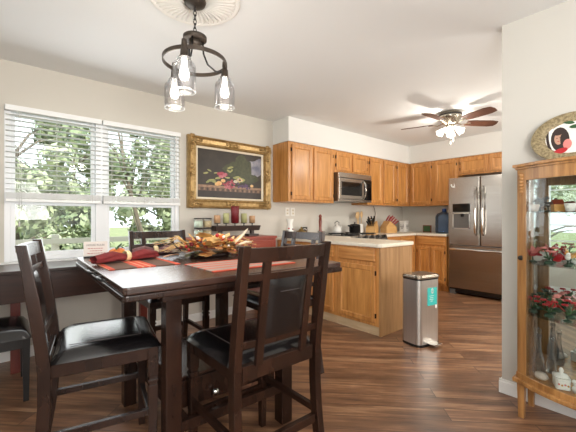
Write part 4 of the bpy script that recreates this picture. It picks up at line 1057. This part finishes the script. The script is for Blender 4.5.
# three jars: the nearest towards the camera
cam_a = atan2(-PCY, -PCX)
for k in range(3):
    a = cam_a + 2 * pi * k / 3 - .31
    x, y = RR * cos(a), RR * sin(a)
    m_ = MB()
    pts = [(.045 * cos(a), .045 * sin(a), CAPZ - .01), (.05 * cos(a), .05 * sin(a), CAPZ - .09), (.075 * cos(a), .075 * sin(a), RZ - .0), (.12 * cos(a), .12 * sin(a), RZ - .03), (.165 * cos(a), .165 * sin(a), RZ - .028), (x, y, RZ - .02)]
    m_.tube(pts, .0055, 8); m_.build('arm', 'black', t)
    m_ = MB(); m_.lathe([(.0, RZ + .04), (.014, RZ + .038), (.016, RZ + .01), (.013, RZ - .005), (.02, RZ - .012), (.022, RZ - .05), (.03, RZ - .056), (.03, RZ - .062), (.0, RZ - .062)], (x, y, 0), 16); sk = m_.build('socket', 'bronze', t)
    jt = RZ - .062
    m_ = MB(); m_.lathe([(.036, jt), (.038, jt - .02), (.052, jt - .028), (.059, jt - .042), (.06, jt - .16), (.056, jt - .178), (.053, jt - .178), (.057, jt - .16), (.056, jt - .044), (.049, jt - .031), (.035, jt - .022), (.033, jt)], (x, y, 0), 28); jar = m_.build('jar_shade', 'jar_glass', t)
    m_ = MB()
    for q in (.006, .014, .022): m_.tube([(x + .0385 * cos(w * pi / 10), y + .0385 * sin(w * pi / 10), jt - q) for w in range(20)], .0022, 6, closed=True)
    m_.build('jar_thread', 'frost', jar)
    m_ = MB(); m_.tube([(x + .058 * cos(w * pi / 12), y + .058 * sin(w * pi / 12), jt - .176) for w in range(24)], .003, 6, closed=True)
    m_.build('jar_lip', 'frost', jar)
    m_ = MB(); m_.lathe([(.014, jt), (.014, jt - .03), (.016, jt - .045), (.024, jt - .072), (.026, jt - .092), (.019, jt - .11), (.0, jt - .118)], (x, y, 0), 18); m_.build('bulb', 'bulb', t)
    light('pendant_bulb_light', 'POINT', (PCX + x, PCY + y, Z0 + jt - .16), 5, (1.0, .93, .82), radius=.05)

# ------------------------------------------------------------------ ceiling fan
FX, FY = 4.14, 1.86
t = thing('ceiling_fan', 'five-blade ceiling fan with walnut blades and lit glass shades in the kitchen', 'ceiling fan', (FX, FY, CEIL))
m_ = MB(); m_.lathe([(.11, 0), (.125, -.02), (.13, -.05), (.12, -.085), (.1, -.1), (.09, -.13), (.06, -.15), (.0, -.152)], n=36); m_.build('motor_housing', 'nickel', t)
m_ = MB(); m_.lathe([(.1315, -.028), (.1315, -.046)], n=36); m_.build('housing_band', 'black', t)
BZ = -.125
for k in range(5):
    a = radians(35 + 72 * k)
    ca, sa = cos(a), sin(a)
    T = lambda r, s_, z: (r * ca - s_ * sa, r * sa + s_ * ca, z)
    m_ = MB(); tilt = -.22
    P = [(.2, -.05), (.3, -.062), (.5, -.068), (.57, -.052), (.585, 0), (.57, .052), (.5, .068), (.3, .062), (.2, .05)]
    top_ = [T(r, s_, BZ + s_ * tilt + .004) for r, s_ in P]; bot = [T(r, s_, BZ + s_ * tilt - .004) for r, s_ in P]; n = len(P)
    m_.add(top_ + bot, [tuple(range(n)), tuple(range(n, 2 * n))[::-1]] + [(i, n + i, n + (i + 1) % n, (i + 1) % n) for i in range(n)])
    bl = m_.build('blade', 'blade', t)
    m_ = MB(); m_.sweep([T(.08, 0, BZ - .004), T(.14, 0, BZ - .018), T(.19, 0, BZ - .008), T(.25, 0, BZ - .006)], lambda i: [(-sa * -.5 * w_, 0) for w_ in ()] or [(-.012, -.004), (.012, -.004), (.012, .004), (-.012, .004)], (-sa, ca, 0), (0, 0, 1)); m_.build('blade_bracket', 'nickel', bl)
m_ = MB(); m_.lathe([(.0, -.15), (.045, -.152), (.05, -.175), (.035, -.195), (.0, -.2)], n=24); m_.build('light_kit', 'nickel', t)
for k in range(4):
    a = radians(20 + 90 * k); ca, sa = cos(a), sin(a)
    d = Vector((ca * .75, sa * .75, -.66)).normalized(); o_ = Vector((.045 * ca, .045 * sa, -.175))
    m_ = MB(); m_.tube([o_, o_ + d * .03, o_ + d * .045, o_ + d * .075, o_ + d * .11], [.012, .016, .026, .036, .05], 20); m_.build('glass_shade', 'shade', t)
    m_ = MB(); m_.ball(tuple(o_ + d * .105), .026, 0, 12); m_.build('bulb', 'bulb', t)
light('fan_bulb_light', 'POINT', (FX, FY, CEIL - .34), 24, (1.0, .93, .84), radius=.045)
m_ = MB()
for (x, y, L) in ((-.03, -.02, .38), (.02, -.03, .33)): m_.tube([(x, y, -.19), (x, y, -L)], .0016, 6); m_.lathe([(.002, 0), (.006, -.01), (.005, -.025), (.0, -.03)], (x, y, -L), 8)
m_.build('pull_chain', 'chrome', t)

# ------------------------------------------------------------------ curio cabinet on the right wall
CY0, CY1, CXB, CXE = -.10, .645, XR - .016, 2.30     # ends along Y, wall side, corner depth
cyc, half, sag = (CY0 + CY1) / 2, (CY1 - CY0) / 2, .12
Rb = (half * half + sag * sag) / (2 * sag)
def bow(y): return CXE - (sqrt(Rb * Rb - (y - cyc) ** 2) - (Rb - sag))
t = thing('curio_cabinet', 'bow-front oak curio cabinet with glass shelves against the right wall', 'cabinet', (XR - .1, cyc, 0))
o0 = Vector(t.location)
def bowpoly(off, y0, y1, n=28, xb=CXB):
    """plan outline from the wall side round the bowed front, off = overhang"""
    ys = [y1 + (y0 - y1) * i / n for i in range(n + 1)]
    p = [(xb - o0.x, y0 - o0.y), (xb - o0.x, y1 - o0.y)]
    p += [(bow(min(max(y, CY0), CY1)) - off - o0.x, y - o0.y) for y in ys]
    return p
MB().prism(bowpoly(.02, CY0 - .02, CY1 + .02), 1.452, 1.47).build('top_board', 'oak_dark', t, .004)
MB().prism(bowpoly(.008, CY0 - .008, CY1 + .008), 1.44, 1.452).build('cornice', 'oak_dark', t, .002)
MB().prism(bowpoly(.022, CY0 - .02, CY1 + .02), .205, .23).build('base_board', 'oak_dark', t, .006)
MB().prism(bowpoly(.004, CY0 - .004, CY1 + .004), .23, .262).build('base_rail', 'oak_dark', t, .002)
def front_strip(y0, y1, z0, z1, th, name, m, n=24, inset=0):
    m_ = MB(); pts = []; secs = []
    for i in range(n + 1):
        y = y0 + (y1 - y0) * i / n; x = bow(y) + inset
        pts.append((x - o0.x, y - o0.y, 0)); 
    m_.sweep(pts, [(0, z0), (th, z0), (th, z1), (0, z1)], (1, 0, 0), (0, 0, 1)); return m_.build(name, m, t, 0 if th < .01 else .002)
front_strip(CY0 + .05, CY1 - .05, 1.375, 1.44, .02, 'top_rail', 'oak_dark')
for y0, y1 in ((CY1 - .052, CY1), (CY0, CY0 + .052)): front_strip(y0, y1, .262, 1.44, .025, 'stile', 'oak_dark', 4)
front_strip(CY0 + .052, CY1 - .052, .262, 1.375, .004, 'front_glass', 'cab_glass', 28, .008)
for y in (CY0 + .01, CY1 - .014):
    box('side_glass', 'cab_glass', CXE + .025 - o0.x, CXB - .03 - o0.x, y - o0.y, y + .004 - o0.y, .262, 1.44, t)
for y in (CY0, CY1 - .022): box('rear_stile', 'oak_dark', CXB - .03 - o0.x, CXB - o0.x, y - o0.y, y + .022 - o0.y, .262, 1.44, t, .002)
box('mirror_back', 'mirror', CXB - .006 - o0.x, CXB - .002 - o0.x, CY0 + .024 - o0.y, CY1 - .024 - o0.y, .262, 1.44, t)
for y in (CY0 + .02, CY1 - .02):
    for x in (bow(min(max(y, CY0), CY1)) + .024, CXB - .025): MB().hexa([(x - .014 - o0.x, y - .014 - o0.y, 0), (x + .014 - o0.x, y - .014 - o0.y, 0), (x + .014 - o0.x, y + .014 - o0.y, 0), (x - .014 - o0.x, y + .014 - o0.y, 0),
                (x - .02 - o0.x, y - .02 - o0.y, .205), (x + .02 - o0.x, y - .02 - o0.y, .205), (x + .02 - o0.x, y + .02 - o0.y, .205), (x - .02 - o0.x, y + .02 - o0.y, .205)]).build('leg', 'oak_dark', t, .002)
SHZ = (.615, .905, 1.195)
for z in SHZ: MB().prism(bowpoly(-.016, CY0 + .02, CY1 - .02, 24, CXB - .008), z - .005, z).build('glass_shelf', 'cab_glass', t)
m_ = MB(); y = CY1 - .026; x = bow(y) - .006 - o0.x
for k in range(6): m_.ball((x, y - o0.y, 1.405 - k * .019), .0145 - .001 * k, 0, 10, (.7, 1, .8))
m_.tube([(x, y - o0.y, 1.30), (x, y - o0.y, 1.285)], [.005, .001], 8); m_.build('carved_drop', 'oak_dark', t)
m_ = MB(); m_.lathe([(.0, -.002), (.014, -.002), (.014, .003), (.0, .004)], n=16, sy=1.3); kh = m_.build('keyhole', 'pot', t); kh.rotation_euler = (0, -pi / 2, 0); kh.location = (bow(CY1 - .026) - .001 - o0.x, CY1 - .026 - o0.y, .93)

# oval plate on top
t = thing('decorative_plate', 'oval portrait plate with a mottled gold rim standing on the curio cabinet', 'plate', (2.44, .425, 1.47), 0)
m_ = MB()
def ell(prof, mi):
    vs = []; fs = []; n = 48
    for (k, x) in prof:
        for j in range(n): a = 2 * pi * j / n; vs.append((x, -.195 * k * cos(a), .158 + .146 * k * sin(a)))
    for i in range(len(prof) - 1):
        for j in range(n): fs.append((i * n + j, i * n + (j + 1) % n, (i + 1) * n + (j + 1) % n, (i + 1) * n + j))
    m_.add(vs, fs, mi, True)
ell([(1.0, .004), (1.0, -.002), (.985, -.004), (.7, .006), (.64, .011)], 0); ell([(.64, .011), (.3, .012), (.001, .012)], 1); ell([(1.0, .004), (.64, .018), (.001, .018)], 0)
pl_o = m_.build('plate', ['plate_rim', 'ceramic'], t); pl_o.rotation_euler = (0, radians(10), 0)
m_ = MB()
def disc3(cy, cz, ry, rz, mi, lay, rot=0, n=18):
    P = []
    for j in range(n):
        a = 2 * pi * j / n; p, q = ry * cos(a), rz * sin(a)
        P.append((.0105 - lay * .0006, -(cy + p * cos(rot) - q * sin(rot)), .158 + cz + p * sin(rot) + q * cos(rot)))
    m_.add(P, [tuple(range(n))], mi)
disc3(-.105, .0, .016, .066, 0, 1, .12); disc3(-.092, .004, .016, .07, 1, 2, .12); disc3(-.055, -.006, .043, .074, 0, 3, .1); disc3(-.062, -.002, .02, .036, 2, 4, .05); disc3(-.058, .034, .026, .014, 0, 5, .3)
disc3(-.046, -.012, .008, .034, 0, 5, .05); disc3(-.069, .002, .0045, .002, 0, 6); disc3(-.054, .003, .0045, .002, 0, 6); disc3(-.062, -.018, .006, .0022, 3, 6); disc3(-.05, -.078, .034, .016, 3, 6, .3); disc3(-.02, -.04, .02, .03, 4, 4); disc3(.02, .06, .035, .012, 5, 4); disc3(-.02, .09, .03, .01, 5, 4, -.3)
m_.build('portrait_motif', ['hair', 'paper', 'skin', 'red', 'pink', 'green'], pl_o, weld=False)
m_ = MB()
for y in (-.06, .06): m_.tube([(-.045, y, .004), (-.03, y, .012), (.03, y, .006), (.055, y, .14)], .004, 6); m_.tube([(-.045, y, .004), (-.042, y, .03)], .004, 6)
m_.tube([(.03, -.06, .006), (.03, .06, .006)], .004, 6); m_.build('easel', 'black', t)

# ------------------------------------------------------------------ ornaments in the curio cabinet
GF = 'ornaments in the curio cabinet'
def bird(loc, rz, mb, mw, label, s_=1.0):
    t = thing('bird_figurine', label, 'figurine', loc, rz, GF); t.scale = (.82, .82, .95)
    m_ = MB(); m_.lathe([(.022, 0), (.024, .006), (.014, .012), (.0, .012)], n=14); m_.tube([(0, 0, .01), (0, 0, .035)], .004, 6); m_.build('stand', 'greend', t)
    m_ = MB(); m_.ball((0, 0, .052), .018, 0, 12, (1.7, .9, .95)); m_.ball((.03, 0, .068), .012, 0, 10); m_.tube([(.04, 0, .068), (.056, 0, .066)], [.004, .001], 6); m_.tube([(-.026, 0, .05), (-.058, 0, .042)], [.011, .005], 8); m_.build('body', mb, t)
    m_ = MB()
    for sg in (-1, 1): m_.add([(.015, sg * .012, .06), (-.012, sg * .014, .056), (-.035, sg * .045, .085), (-.012, sg * .05, .098)], [(0, 1, 2, 3)]); m_.add([(.015, sg * .0135, .058), (-.012, sg * .0155, .054), (-.035, sg * .0465, .083), (-.012, sg * .0515, .096)], [(3, 2, 1, 0)])
    m_.build('wings', mw, t, weld=False); return t
def sprig(loc, rz, mf, label, seed=0, s_=1.0):
    t = thing('flower_figurine', label, 'figurine', loc, rz, GF); t.scale = (.9, .9, .95); random.seed(seed)
    m_ = MB(); m_.lathe([(.024, 0), (.026, .008), (.016, .02), (.0, .022)], n=14); m_.build('base', 'greend', t)
    m_ = MB(); tips = []
    for k in range(4):
        a = k * 1.6 + seed; tip = Vector((.03 * cos(a), .03 * sin(a), .075 + .02 * (k % 2)))
        m_.tube([(0, 0, .02), (.012 * cos(a), .012 * sin(a), .05), tip], .0025, 6); tips.append(tip)
        m_.add([(0, 0, .03), (.02 * cos(a + .5), .02 * sin(a + .5), .045), (.042 * cos(a + .3), .042 * sin(a + .3), .042), (.02 * cos(a), .02 * sin(a), .035)], [(0, 1, 2, 3)])
    m_.build('stems', 'green', t, weld=False)
    m_ = MB()
    for tip in tips:
        for j in range(5): b = j * 1.256; m_.ball((tip.x + .011 * cos(b), tip.y + .011 * sin(b), tip.z), .0085, 0, 8, (1, 1, .7))
    m_.build('petals', mf, t); return t
def cup(loc, m, label):
    t = thing('small_cup', label, 'cup', loc, random.uniform(0, 6), GF)
    m_ = MB(); m_.lathe([(.014, 0), (.02, .004), (.026, .03), (.028, .042), (.025, .042), (.022, .01), (.0, .006)], n=16); m_.build('bowl', m, t)
    m_ = MB(); m_.tube([(.025, 0, .034), (.04, 0, .032), (.04, 0, .016), (.022, 0, .012)], .003, 6); m_.build('handle', m, t)
z1, z2, z3, zb = SHZ[0] + .0005, SHZ[1] + .0005, SHZ[2] + .0005, .2625
random.seed(2)
# lower shelf: red flowers and birds
SP = [(2.335, .578), (2.44, .578), (2.29, .492), (2.385, .497), (2.458, .49), (2.255, .405), (2.35, .41), (2.445, .405)]
def sp(k, z): return (SP[k][0], SP[k][1], z)
sprig(sp(0, z1), 0, 'red', 'red flower figurine with leaves at the left end of the lowest glass shelf', 1)
sprig(sp(1, z1), .4, 'greend', 'dark green sprig figurine by the mirror on the lowest glass shelf', 7)
sprig(sp(2, z1), .8, 'red', 'red flower figurine at the front of the lowest glass shelf', 2)
bird(sp(3, z1), 2.5, 'red', 'green', 'red bird with green wings in the middle of the lowest glass shelf')
sprig(sp(4, z1), 1.7, 'pink', 'pink flower figurine against the mirror on the lowest glass shelf', 3)
bird(sp(5, z1), 3.6, 'green', 'red', 'green bird with red wings at the front of the lowest glass shelf')
sprig(sp(6, z1), .3, 'red', 'red flower figurine near the right picture edge on the lowest glass shelf', 5)
bird(sp(7, z1), 2.9, 'redhandle', 'red', 'all-red bird against the mirror on the lowest glass shelf')
# middle shelf
bird(sp(0, z2), 2.2, 'redhandle', 'pink', 'dark red bird with pink wings at the left end of the middle glass shelf')
sprig(sp(2, z2), 1, 'pink', 'pink flower figurine at the front of the middle glass shelf', 6)
bird(sp(3, z2), 3.0, 'redhandle', 'red', 'dark red bird with raised red wings on the middle glass shelf')
cup(sp(1, z2), 'ceramic', 'small white cup at the back of the middle glass shelf')
bird(sp(5, z2), 3.4, 'ceramic', 'ceramic', 'white bird figurine at the front of the middle glass shelf')
cup(sp(4, z2), 'red', 'small red cup against the mirror on the middle glass shelf')
bird(sp(6, z2), 2.7, 'amber', 'amber', 'amber bird figurine near the right picture edge on the middle glass shelf')
# top shelf
t = thing('house_figurine', 'tiny brown house figurine on the top glass shelf', 'figurine', (2.36, .47, z3), .5, GF)
box('walls', 'amber', -.028, .028, -.022, .022, 0, .04, t); MB().prism([(-.03, .04), (.03, .04), (0, .068)], -.026, .026, 0, 'y').build('roof', 'mill', t); box('house_door', 'dkwood', -.007, .007, -.024, -.021, 0, .022, t)
cup((2.29, .40, z3), 'ceramic', 'small white cup on the top glass shelf right of the tiny house')
bird((2.43, .565, z3), 2.4, 'steel_dark', 'grey', 'grey bird figurine at the left end of the top glass shelf')
cup((2.33, .57, z3), 'shell', 'small cream cup on the top glass shelf')
# bottom
t = thing('glass_decanter', 'tall slim clear glass decanter standing at the bottom of the curio', 'decanter', (2.36, .555, zb), 0, GF)
m_ = MB(); m_.lathe([(.026, 0), (.032, .01), (.03, .07), (.016, .13), (.011, .2), (.016, .225), (.012, .225), (.008, .2), (.012, .13), (.026, .07), (.027, .012), (.0, .008)], n=18); m_.build('body', 'frost', t)
m_ = MB(); m_.tube([(.012, 0, .2), (.04, 0, .185), (.042, 0, .12), (.024, 0, .085)], .004, 8); m_.build('handle', 'frost', t)
m_ = MB(); m_.lathe([(.009, .222), (.009, .235), (.016, .25), (.0, .27)], n=12); m_.build('stopper', 'frost', t)
t = thing('glass_decanter', 'second clear glass bottle close to the mirror at the bottom of the curio', 'decanter', (2.43, .51, zb), 0, GF)
m_ = MB(); m_.lathe([(.022, 0), (.028, .01), (.026, .06), (.012, .12), (.01, .18), (.014, .19), (.01, .19), (.007, .18), (.008, .12), (.022, .06), (.022, .012), (.0, .008)], n=18); m_.build('body', 'frost', t)
m_ = MB(); m_.ball((0, 0, .2), .014, 0, 12); m_.build('stopper', 'frost', t)
t = thing('seashell', 'smooth pale seashell lying at the front of the curio bottom', 'shell', (2.30, .53, zb), .6, GF)
m_ = MB(); m_.lathe([(.0, 0), (.024, .002), (.034, .012), (.026, .026), (.0, .032)], n=20, sx=1.3, flute=(9, .05)); m_.build('shell', 'shell', t)
t = thing('trinket_box', 'white porcelain trinket box with gold trim and a knob on top', 'trinket box', (2.27, .435, zb), .4, GF)
m_ = MB(); m_.prism(rrect(-.045, .045, -.032, .032, .015, 4), 0, .045); m_.build('box', 'ceramic', t, .003)
m_ = MB(); m_.prism(rrect(-.047, .047, -.034, .034, .015, 4), .046, .056); m_.lathe([(.036, .056), (.026, .068), (.008, .074), (.012, .088), (.006, .1), (.0, .102)], n=16); m_.build('lid', 'ceramic', t)
m_ = MB()
for k in range(5): m_.ball((-.03 + .015 * k, -.033, .024 + .004 * (k % 2)), .005, k % 2, 8)
for k in range(4): m_.ball((-.046, -.02 + .013 * k, .024 + .004 * (k % 2)), .005, k % 2, 8)
m_.build('painted_trim', ['amber', 'pink'], t)
t = thing('dove_figurine', 'white dove ornament at the right picture edge on the curio bottom', 'figurine', (2.25, .36, zb), 2.5, GF)
m_ = MB(); m_.lathe([(.024, 0), (.028, .02), (.02, .034), (.0, .036)], n=16); m_.build('base', 'ceramic', t)
m_ = MB(); m_.ball((0, 0, .045), .017, 0, 12, (1.5, 1, 1)); m_.ball((.024, 0, .06), .01, 0, 10); m_.build('dove', 'ceramic', t)

# ------------------------------------------------------------------ outdoors
g = box('lawn', 'lawn', -40, 40, YW + .3, 60, -.45, -.35); g['kind'] = 'structure'
g2 = box('side_lawn', 'lawn', -40, XL - .4, -40, YW + .29, -.45, -.35); g2['kind'] = 'structure'
def tree(label, loc, h, crown, n, m, seed, lean=(0, 0), ls=.085, trunk_r=.09):
    random.seed(seed)
    t = thing('tree', label, 'tree', loc, 0, 'trees outside the windows')
    m_ = MB(); top_ = Vector((lean[0], lean[1], h * .75))
    m_.tube([(0, 0, 0), (lean[0] * .3 + .05, lean[1] * .3, h * .25), (lean[0] * .6 - .04, lean[1] * .6, h * .5), top_], [trunk_r, trunk_r * .8, trunk_r * .6, trunk_r * .3], 10)
    for k in range(9):
        a = random.uniform(0, 2 * pi); z0 = random.uniform(.2, .65) * h; f_ = z0 / (h * .75); b = Vector((lean[0] * f_, lean[1] * f_, z0))
        e_ = b + Vector((cos(a) * crown[0] * .75, sin(a) * crown[1] * .75, random.uniform(.2, .9)))
        m_.tube([b, b.lerp(e_, .5) + Vector((0, 0, .12)), e_], [trunk_r * .35, trunk_r * .22, trunk_r * .08], 6)
    m_.build('trunk', 'bark', t)
    cl = []
    for k in range(34):
        while True:
            p = Vector((random.uniform(-1, 1), random.uniform(-1, 1), random.uniform(-1, 1)))
            if p.length < 1: break
        cl.append((Vector((p.x * crown[0], p.y * crown[1], crown[2] + p.z * crown[3])), random.uniform(.3, .6)))
    m_ = MB()
    for k in range(int(n * 1.35)):
        c, r = random.choice(cl); d = Vector((random.gauss(0, 1), random.gauss(0, 1), random.gauss(0, 1))).normalized()
        q = c + d * r * random.random() ** .4 * crown[0] * .7
        a = Vector((random.gauss(0, 1), random.gauss(0, 1), random.gauss(0, 1))).normalized(); b = d.cross(a).normalized(); a = b.cross(d + a * .6).normalized()
        L = ls * random.uniform(.6, 1.3)
        m_.add([q, q + a * L * .5 + b * L * .28, q + a * L, q + a * L * .5 - b * L * .28], [(0, 1, 2, 3)])
    m_.build('foliage', m, t, weld=False)
    return t
tree('pale leafy tree filling the left part of the dining window', (.1, 7.6, -.35), 4.4, (1.0, .9, 2.1, 2.0), 8000, 'tree_a', 1, ls=.14)
tree('leafy tree behind the right half of the dining window', (2.9, 8.0, -.35), 4.6, (1.0, .9, 2.2, 2.0), 8000, 'tree_a', 2, ls=.14)
tree('slender leaning tree close to the right side of the dining window', (1.95, 5.9, -.35), 3.9, (.5, .4, 2.7, .9), 1300, 'tree_b', 3, (-.55, 0), .09, .05)
tree('large deep green tree far behind the middle of the window', (1.6, 11.6, -.35), 5.4, (1.5, 1.1, 2.6, 2.5), 9000, 'tree_b', 4, ls=.19)
tree('deep green tree far behind the left edge of the window', (-2.9, 10.9, -.35), 5.2, (1.5, 1.2, 2.6, 2.4), 6000, 'tree_b', 6, ls=.19)
tree('deep green tree far behind the right edge of the window', (6.0, 11.6, -.35), 5.2, (1.5, 1.2, 2.6, 2.4), 7000, 'tree_b', 7, ls=.19)
tree('leafy tree outside the left wall, mirrored in the curio', (-5.2, 2.4, -.35), 4.2, (1.3, 1.8, 2.4, 1.7), 6000, 'tree_a', 5)
for k, (x, y, s_, lab) in enumerate(((-.75, 6.1, .62, 'low bush outside the left part of the window'), (.9, 6.2, .58, 'low bush outside the middle of the window'), (3.2, 6.2, .62, 'low bush outside the right part of the window'), (2.0, 7.1, .78, 'taller bush between the trees at the right of the window'), (1.3, 9.4, .95, 'bush under the far tree in the middle of the window'), (-.6, 9.3, .95, 'bush under the trees at the left of the window'))):
    random.seed(20 + k); t = thing('bush', lab, 'bush', (x, y, -.35), 0, 'bushes outside the window')
    m_ = MB()
    for j in range(2600):
        d = Vector((random.gauss(0, 1), random.gauss(0, 1), abs(random.gauss(0, 1)))).normalized(); q = Vector((d.x * s_, d.y * s_ * .7, d.z * s_ * 1.35)) * random.random() ** .25
        a = Vector((random.gauss(0, 1), random.gauss(0, 1), random.gauss(0, 1))).normalized(); b = d.cross(a).normalized(); L = random.uniform(.05, .1)
        m_.add([q, q + a * L * .5 + b * L * .28, q + a * L, q + a * L * .5 - b * L * .28], [(0, 1, 2, 3)])
    m_.build('foliage', 'tree_b', t, weld=False)
    m_ = MB()
    for j in range(7): a = j * .9; m_.tube([(0, 0, 0), (.3 * s_ * cos(a), .25 * s_ * sin(a), .5 * s_), (.55 * s_ * cos(a), .4 * s_ * sin(a), .95 * s_)], [.02, .013, .005], 6)
    m_.build('stems', 'bark', t)
t = thing('rail_fence', 'pale wooden rail fence outside beyond the dining window', 'fence', (0, 5.2, -.35))
for k in range(7): box('post', 'fence', -4 + 1.5 * k - .04, -4 + 1.5 * k + .04, -.04, .04, 0, 1.3, t, .004)
for z in (.7, 1.18): box('rail', 'fence', -4.1, 5.1, -.065, -.041, z, z + .07, t, .004)
